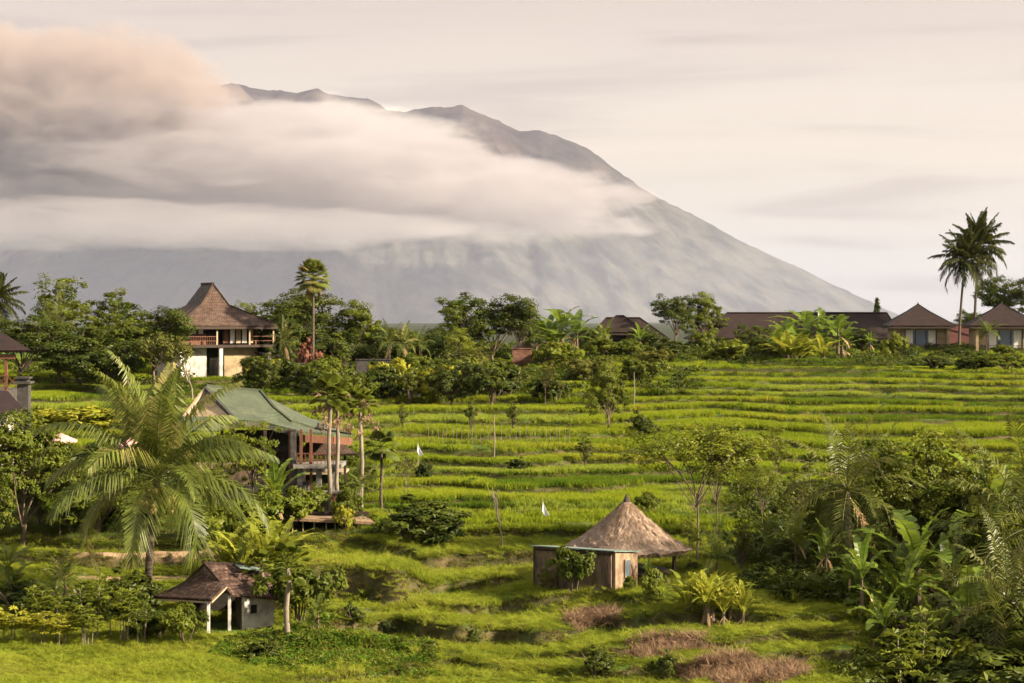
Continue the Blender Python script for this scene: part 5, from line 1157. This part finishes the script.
# ================================================================== single trees and plants
rs(300)
put('coco_big', 147, 99.5, 350, 'large coconut palm with hanging nuts behind the tiled shack', rot=.6, w=1.0)
LIST = [
 # ridge left
 ('coco_ridge', -8, 205, 268, 'dark palm crown cut off by the top left edge', 1.0),
 ('airy1', 58, 196, 272, 'tall loose-crowned tree at the upper left, above the meadow', 1.15),
 ('oak4', 104, 198, 287, 'tall dense tree right of the loose-crowned one, upper left', .9),
 ('oak1', 22, 192, 312, 'dark low tree left of the tall loose-crowned one', 1.5),
 ('oak3', 80, 184, 318, 'dark spreading tree low on the upper left meadow edge', 1.3),
 ('oak2', 128, 190, 318, 'dark tree filling the gap left of the wooden house', 1.3),
 ('oak1', 155, 192, 303, 'round dark tree touching the wooden house on its left', 1.1),
 ('jungle_palm', 60, 186, 290, 'yellowish palm in front of the tall loose-crowned tree', .8),
 ('oak3', 112, 181, 335, 'low dark bushy tree at the meadow edge near the house', 1.5),
 ('frangi', 172, 178, 330, 'pale-branched frangipani in front of the wooden house, left', 1.2),
 ('frangi', 191, 176, 335, 'thin-branched frangipani in front of the white lower wall', 1.0),
 ('airy1', 246, 214, 299, 'flat-crowned tree just right of the wooden house roof', .9),
 ('oak1', 300, 212, 288, 'broad dark tree behind the tall fan palm', 1.35),
 ('oak3', 279, 206, 308, 'low dark tree left of the tall fan palm', 1.1),
 ('fan_tall', 313, 200, 256, 'tall slim fan palm rising above the ridge trees', .85),
 ('jungle_palm', 284, 198, 308, 'yellow-green palm left of the tall fan palm', .55),
 ('oak2', 357, 208, 299, 'small round tree right of the tall fan palm', 1.0),
 ('oak3', 335, 205, 325, 'low dark bush tree below the small round tree', 1.3),
 ('sh_red', 312, 200, 334, 'red flowering shrub below the tall fan palm', .6),
 ('oak3', 372, 209, 322, 'dark low tree left of the row of small palms', 1.1),
 ('areca', 389, 203, 318, 'first small palm right of the round ridge tree', .8),
 ('areca', 405, 204, 320, 'second small palm right of the round ridge tree', .8),
 ('areca', 420, 206, 324, 'third small palm right of the round ridge tree', .8),
 ('oak3', 408, 214, 330, 'dark hedge-like tree behind the small palms', 1.5),
 ('oak4', 466, 222, 296, 'left half of the big spreading tree pair mid ridge', 1.15),
 ('oak1', 494, 224, 291, 'tallest big spreading tree at the middle of the ridge', 1.15),
 ('oak1', 520, 228, 303, 'dark tree on the right side of the mid ridge group', .9),
 ('airy2', 460, 207, 327, 'lighter green round tree before the big mid ridge tree', 1.0),
 ('airy3', 478, 196, 345, 'olive bushy tree on the slope below the mid ridge', 1.4),
 ('ban1', 548, 232, 309, 'banana plant left in the mid ridge clump', 1.3),
 ('ban2', 562, 231, 306, 'tallest banana clump on the middle ridge', 1.2),
 ('ban1', 577, 233, 309, 'banana plant right in the mid ridge clump', 1.0),
 ('ban_dark', 606, 240, 318, 'darker banana plant left of the half hidden house', 1.0),
 ('ban1', 640, 242, 322, 'lone banana plant in front of the half hidden house', .8),
 ('oak1', 676, 262, 293, 'left dome of the round dark tree by the long house', 1.0),
 ('oak2', 704, 266, 291, 'right dome of the round dark tree by the long house', .95),
 ('sh_mid', 709, 250, 329, 'small pointed bush before the white house wall', .9),
 ('oak3', 752, 250, 322, 'rounded bush against the long dark roof', .9),
 ('ban2', 784, 240, 318, 'leafy banana plant at the left of the right-hand clump', 1.2),
 ('ban2', 806, 243, 308, 'tall yellow-green banana clump before the long dark roof', 1.3), ('ban_low', 796, 234, 330, 'low yellow-green sprouts before the tall banana clump', 1.3), ('ban2', 838, 240, 314, 'broad banana clump between the tall clump and dark banana', 1.2),
 ('ban1', 822, 245, 307, 'slim banana plant in the middle of the right-hand clump', .8),
 ('ban_dark', 846, 246, 322, 'dark banana plant right of the tall clump', 1.1),
 ('ban1', 870, 247, 331, 'short banana plant near the cream bungalow', .8),
 ('oak3', 862, 249, 328, 'dark bush under the long roof end', 1.0),
 ('conifer', 877, 285, 297, 'small pointed conifer poking above the long roof', .8),
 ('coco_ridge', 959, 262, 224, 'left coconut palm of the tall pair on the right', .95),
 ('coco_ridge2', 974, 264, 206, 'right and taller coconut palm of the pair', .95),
 ('oak1', 1010, 275, 272, 'dark tree behind the right-hand bungalow', 1.0),
 ('oak3', 973, 282, 308, 'dark tree at the foot of the tall palm pair', .9),
 ('areca', 986, 238, 316, 'olive palm in front of the right-hand bungalow', 1.2),
 ('sh_light', 894, 241, 331, 'light bush at the left corner of the cream bungalow', .6),
 # hedge line on the ridge
 ('sh_mid', 598, 236, 338, 'leftmost low hedge bush on the ridge crest', 1.6), ('sh_mid', 632, 237, 338, 'low hedge bush on the crest below the half hidden house', 1.6),
 ('sh_dark', 664, 239, 337, 'dark hedge bush below the round dark tree', 1.5), ('sh_light', 730, 240, 338, 'light hedge bush below the long house', 1.4),
 ('sh_mid', 771, 240, 338, 'hedge bush left of the right-hand banana clump', 1.3), ('sh_dark', 905, 238, 345, 'dark hedge bush under the cream bungalow', 1.8),
 ('sh_dark', 948, 238, 345, 'dark hedge bush between the two bungalows', 1.8), ('sh_mid', 1005, 236, 344, 'hedge bush at the far right below the bungalow', 1.8),
 ('sh_light', 560, 224, 340, 'light bush above the short brick wall top', 1.3), ('sh_olive', 655, 222, 346, 'olive bush on the first terrace below the ridge', 1.6),
 ('sh_dark', 975, 214, 352, 'dark low thicket on the right slope, upper', 2.2), ('sh_mid', 1008, 210, 353, 'low thicket on the right slope by the edge', 2.2),
 ('sh_dark', 935, 216, 353, 'dark thicket left on the right slope', 1.6),
 ('oak3', 432, 214, 326, 'dark spreading tree filling the gap left of the mid ridge trees', 1.2), ('oak3', 648, 252, 326, 'low dark tree between the peaked roofs and the round tree', 1.2),
 ('oak2', 536, 238, 318, 'rounded green tree between the mid ridge trees and banana clump', 1.1), ('oak3', 385, 216, 324, 'low dark tree behind the first small palm', 1.2), ('oak3', 590, 246, 324, 'dark low tree behind the darker banana plant', 1.0),
 # garden slope left-centre
 ('oak3', 262, 184, 352, 'bushy dark tree right of the house columns', .8), ('sh_yel', 268, 190, 356, 'yellowish hedge beside the wooden house', 1.33),
 ('sh_dark', 296, 188, 352, 'dark garden shrub below the fan palm', 0.94), ('sh_mid', 330, 186, 355, 'mid green shrub on the upper garden terrace', 1.09),
 ('pole', 345, 190, 345, 'slim upright shrub on the upper garden terrace', 0.78), ('sh_yel', 388, 186, 357, 'bright yellow-green shrub in the garden', 0.78),
 ('sh_dark', 370, 184, 358, 'dark round shrub left of the bright yellow one', 1.01), ('pole', 410, 182, 362, 'dark upright shrub right of the pale shrine', 1.09),
 ('sh_yel', 436, 184, 363, 'yellow-green shrub mid garden slope', 0.86), ('sh_mid', 430, 190, 352, 'mid green shrub below the small palms', 1.17),
 ('oak3', 452, 182, 356, 'dark bushy tree at the right end of the garden', .9), ('sh_olive', 470, 190, 350, 'olive shrub behind the garden tree', 1.01),
 ('pole', 492, 180, 362, 'dark upright bush on the terrace edge', 1.33), ('sh_dark', 505, 188, 352, 'dark shrub under the mid ridge trees', 1.17),
 ('airy3', 545, 182, 360, 'olive shrubby tree on the upper terraces', .9), ('sh_dark', 556, 184, 372, 'dark shrub beside the olive shrubby tree', 1.25),
 ('sh_mid', 355, 180, 372, 'shrub in front of the grey retaining wall', 1.01), ('sh_dark', 312, 182, 368, 'dark shrub at the left of the grey wall', 1.01),
 ('sh_mid', 640, 204, 357, 'mid green bush on the second terrace', 1.17), ('sh_olive', 590, 208, 354, 'olive bush under the banana clump', 1.25),
 # slope centre
 ('oak2', 608, 162, 362, 'bushy dark tree standing alone on the middle slope', .75), ('sh_dark', 640, 161, 410, 'dark shrub beside the lone slope tree', 1.1),
 ('pole', 585, 144, 431, 'leafy stump-like shrub standing alone in the paddies', 1.1), ('pole', 471, 158, 396, 'first dark leafy post on the terraces', .7),
 ('pole', 513, 158, 396, 'second dark leafy post, right of the first', .7), ('pole', 403, 160, 402, 'leafy post near the garden flag', .7),
 ('sh_dark', 426, 137, 458, 'round dark shrub above the flagged paddy', .9), ('sh_dark', 522, 140, 456, 'low dark bush in the middle paddy', 1.4),
 ('frangi', 406, 128, 452, 'pale leafless bush right of the garden', .6), ('dead', 502, 109, 488, 'pale dead tree trunk on the grassy mound', .6),
 ('umbr', 696, 107, 416, 'airy layered tree with two pale stems right of the hut', .95), ('umbr', 716, 110, 430, 'smaller layered tree behind the airy one', .7),
 ('airy2', 776, 128, 424, 'slim light tree on the right, above the jungle', .8), ('fan_small', 810, 126, 452, 'small pale fan palm left of the drooping palm', .8),
 ('airy2', 745, 126, 452, 'light tree behind the layered tree', .9), ('sh_mid', 650, 120, 492, 'bush behind the thatched roof, right', 1.2),
 # garden of the green house
 ('fan_husk', 330, 119, 372, 'left twin palm with dry hanging husks', .9), ('fan_husk', 337, 120, 378, 'right twin palm with dry hanging husks', .9),
 ('fan_husk', 361, 121, 384, 'third husk-hung palm, standing apart on the right', .95), ('fan_small', 381, 122, 426, 'short bright palm right of the husk-hung palms', .9),
 ('areca', 361, 118, 466, 'dark low palm at the foot of the third husk palm', 1.0), ('traveller', 275, 117, 446, 'grey-green fan-leaved plant before the veranda', .9),
 ('airy2', 252, 117, 420, 'leafy light tree before the green roof', .8), ('airy1', 218, 115, 452, 'loose tree left in front of the green-roofed house', .6),
 ('sh_light', 262, 115, 486, 'light shrub below the fan-leaved plant', 1.2), ('sh_mid', 298, 117.5, 484, 'vines over the left of the pergola', .9),
 ('sh_mid', 344, 117.5, 486, 'vines over the right of the pergola', .7), ('sh_light', 240, 112.5, 500, 'bright shrub right of the big palm crown', 1.2),
 ('sh_yel', 345, 114.5, 505, 'yellow-leaved plant under the pergola', .6), ('sh_dark', 408, 111, 494, 'large dark red-tinged bush right of the garden', 1.7),
 ('sh_dark', 440, 111.5, 508, 'dark bush continuing right of the large one', 1.5), ('ban_low', 262, 107, 520, 'feathery banana shoots right of the big palm', 1.1),
 ('young_palm', 208, 113, 470, 'young palm behind the big coconut palm', .7),
 # far left
 ('oak2', 22, 112, 408, 'leafy tree below the dark roof at the left edge', .9), ('airy1', 60, 114, 440, 'leafy tree left of the coconut palm', .8),
 ('oak4', -20, 110, 450, 'dark tree cut off by the left edge', .9), ('sh_mid', 88, 116, 462, 'shrub between the left trees and the big palm', 1.6), ('oak3', 40, 117, 462, 'dark bush below the pink parasol', .6),
 ('sh_dark', 110, 122, 440, 'dark bush behind the big palm crown', 1.5), ('sh_yel', 90, 150, 405, 'yellow-green hedge below the garden path', 2.2),
 ('sh_yel', 45, 150, 408, 'yellow-green hedge right of the lantern pillar', 1.8), ('oak3', 175, 128, 430, 'dark tree left of the green-roofed house', .6),
 ('ban_dark', 8, 100, 530, 'dark banana plant at the lower left edge', .9), ('young_palm', 60, 98, 540, 'young palm at the lower left', .6),
 ('areca', 66, 97, 553, 'small palm with thin stem among cassava', .8), ('sh_dark', 115, 97.5, 566, 'dark dense bush at the foot of the coconut palm', 1.1),
 ('sh_dark', 138, 98, 570, 'dark bush touching the coconut palm trunk', .9),
 ('sh_dark', 20, 98, 575, 'dark thicket behind the cassava, left edge', 1.5), ('sh_dark', 78, 97, 582, 'dark thicket behind the cassava', 1.5),
 ('cas3', 92, 93, 574, 'tall cassava plant left of the tiled shack', 1.0), ('cas1', 122, 92.5, 585, 'light green cassava between shrub and palm', 1.0),
 ('cas2', 10, 92, 606, 'yellowish cassava at the lower left edge', 1.4), ('cas2', 34, 91.8, 608, 'second yellowish cassava from the left', 1.3),
 ('cas2', 58, 91.5, 612, 'third yellowish cassava from the left', 1.3), ('cas1', 86, 91.5, 604, 'green cassava behind the meadow edge', 1.1), ('cas1', 44, 95, 585, 'tall green cassava behind the yellowish ones', 1.1),
 ('sh_dark', 160, 93.5, 598, 'dark shrub at the left porch end of the shack', 1.2), ('sh_mid', 185, 92, 602, 'feathery shrub before the shack porch', 1.0), ('cas3', 142, 91.8, 603, 'cassava before the dark shrub by the porch', .9),
 ('papaya', 288, D_at(288, 640), 540, 'papaya tree with pale trunk right of the shack', 1.0), ('papaya', 262, 97.5, 548, 'shorter papaya behind the shack roof', 1.0),
 ('sh_mid', 300, 96, 560, 'leafy shrub behind the papaya trunk', .8), ('ban_dark', 318, D_at(318, 636), 594, 'low dark banana sprout right of the papaya', .9), ('sh_dark', 353, D_at(353, 628), 600, 'small dark bush right of the banana sprout', .7),
 ('sh_dark', 392, D_at(392, 638), 618, 'low dark bush on the creeper slope', 1.1), ('sh_dark', 268, 88, 634, 'dark weeds below the shack wall', 1.5),
 ('sh_dark', 472, D_at(472, 645), 626, 'dark tuft beside the middle mound', .8),
 ('sh_dark', 595, D_at(595, 674), 645, 'wide dark bush in the foreground grass, left one', 1.25), ('sh_dark', 664, D_at(664, 680), 648, 'round dark bush in the foreground grass, right one', .75),
 # around the hut
 ('sh_mid', 573, 98.2, 545, 'climbing shrub against the mud wall', .7), ('sh_light', 652, D_at(652, 598), 566, 'light shrub under the thatched eave', .6),
 ('ban_low', 706, D_at(706, 613), 566, 'yellow-green sprouting leaves right of the hut', .9), ('ban_low', 730, D_at(730, 616), 575, 'second yellow-green sprout clump right of the hut', .7),
 ('areca', 643, D_at(643, 601), 574, 'small spiky palm before the hut posts', .8), ('ban1', 648, 99.5, 556, 'young banana plant beside the hut posts', .6), ('sh_mid', 628, 97.0, 575, 'leafy bush at the foot of the sunlit end wall', .7), ('sh_olive', 548, 98.8, 566, 'olive weeds at the left corner of the mud-walled room', .7), ('airy2', 690, 103, 512, 'slender light tree directly right of the thatched roof', .6), ('sh_red', 634, D_at(634, 592), 568, 'small reddish plant by the hut posts', .3),
 ('areca', 668, D_at(668, 600), 576, 'small spiky plant right of the hut posts', .7),
 ('young_palm', 716, 101, 510, 'feathery grey-green palm behind the sprout clumps', .6), ('sh_dark', 690, 103, 560, 'dark thicket behind the hut, right', 1.2),
]
for r in LIST: put(r[0], r[1], r[2], r[3], r[4], r[5])
JUNGLE = [
 ('jungle_palm', 850, 97, 412, 'tall drooping palm at the left of the right-hand jungle', .9), ('jungle_palm', 872, 101, 425, 'palm with pale raised fronds behind the tall drooping one', .9),
 ('airy1', 915, 100, 442, 'leafy tree in the middle of the right-hand jungle', .9), ('airy3', 945, 104, 448, 'olive leafy tree deep in the jungle', .9),
 ('jungle_palm', 1018, 92, 418, 'large palm cut off by the right edge', 1.0), ('jungle_palm', 985, 98, 470, 'palm with long leaning fronds near the right edge', .9),
 ('oak4', 960, 99, 470, 'dense green tree near the right jungle edge', .8), ('oak2', 890, 104, 470, 'dense tree behind the tall drooping palm', .9),
 ('airy2', 1000, 105, 462, 'light green tree at the upper right of the jungle', .9), ('oak4', 1045, 101, 452, 'dark tree beyond the right edge', 1.0),
 ('ban1', 826, 98, 532, 'bright banana plant with one upright yellow leaf', .7), ('ban_dark', 796, 101, 520, 'dark banana plant at the left of the jungle', .9),
 ('ban_dark', 770, 104, 520, 'dark banana plant nearest the hut', .8), ('ban2', 850, 94, 560, 'pale-stemmed banana clump at the jungle foot', .8),
 ('ban1', 885, 87, 588, 'broad banana plant with raised leaves, lower right', .8), ('ban_dark', 905, 93, 540, 'dark banana plant in the jungle middle', .9),
 ('ban1', 948, 95, 548, 'banana plant with one lit leaf, jungle middle', .7), ('ban_dark', 935, 88, 590, 'dark banana plant lower right', .9),
 ('young_palm', 925, 87, 598, 'low arching palm at the lower right', .8), ('young_palm', 985, 86, 590, 'second arching palm, nearer the right corner', .9),
 ('young_palm', 1020, 85, 560, 'arching palm in the lower right corner', .9), ('jungle_palm', 955, 90, 540, 'drooping palm in the lower jungle', .7),
 ('jungle_palm', 1010, 86, 520, 'drooping palm by the right edge', .8), ('airy1', 870, 95, 520, 'loose tree in the lower jungle', .6),
 ('oak2', 830, 103, 500, 'rounded tree behind the bright banana', .8), ('airy3', 800, 108, 485, 'olive tree behind the dark banana', .7),
 ('umbr', 762, 112, 478, 'layered light tree between hut and jungle', .7), ('pole', 741, 103, 530, 'leafy pole-shaped tree right of the sprouts', 1.2),
 ('oak2', 915, 108, 500, 'dark rounded tree deep in the jungle', .9), ('oak4', 980, 108, 500, 'tall dark tree deep at the right', .9),
 ('airy2', 1030, 95, 500, 'light tree on the right edge, mid height', .8),
 ('sh_dark', 760, 97, 585, 'dark jungle edge bush behind the grass mound', 1.5), ('sh_dark', 800, 99, 582, 'dark jungle edge bush at the paddy end', 1.3),
 ('sh_dark', 884, 88, 628, 'dark bush above the lower paddy, left', 1.0), ('sh_mid', 900, 86, 628, 'mid green bush at the lower right', 1.3),
 ('sh_dark', 945, 85, 630, 'dark bush at the bottom right', 1.6), ('sh_light', 985, 84.5, 640, 'light bush in the bottom right corner', 1.0),
 ('sh_dark', 1015, 85, 625, 'dark bush in the bottom right corner', 1.6), ('sh_light', 872, 90, 600, 'bright bush beside the low banana', .8),
 ('cas3', 910, 84, 612, 'cassava in the lower right thicket', 1.1), ('oak3', 925, 97, 560, 'dark low tree in the jungle foot', .8), ('oak3', 980, 92, 575, 'dark low tree near the right corner', .8),
 ('oak3', 865, 101, 545, 'dark low tree behind the pale-stemmed banana', .8), ('oak3', 1035, 86, 560, 'dark low tree beyond the right corner', .8),
 ('ban_dark', 1005, 90, 590, 'dark banana plant in the right corner', .8), ('sh_mid', 830, 99, 580, 'mid green bush at the jungle foot', 1.6), ('oak3', 790, 103, 548, 'dark low tree at the left jungle foot', .6),
]
JUNGLE += [('ban1', 822, 99, 552, 'banana plant in front of the jungle, left of the pale-stemmed clump', .8), ('ban2', 918, 92, 520, 'tall banana clump rising in the middle of the thicket', .8), ('ban1', 968, 88, 566, 'bright banana plant left of the arching palms', .8), ('ban1', 862, 90, 545, 'slender banana plant above the bright bush', .6), ('ban1', 995, 99, 455, 'banana plant showing at the top right of the jungle', .8), ('cas1', 868, 91, 600, 'light cassava at the jungle foot', 1.0), ('airy2', 930, 101, 440, 'feathery light tree at the jungle top', .9)]
for r in JUNGLE: put(r[0], r[1], r[2], r[3]-(14 if r[3] < 560 else 4), r[4], r[5])
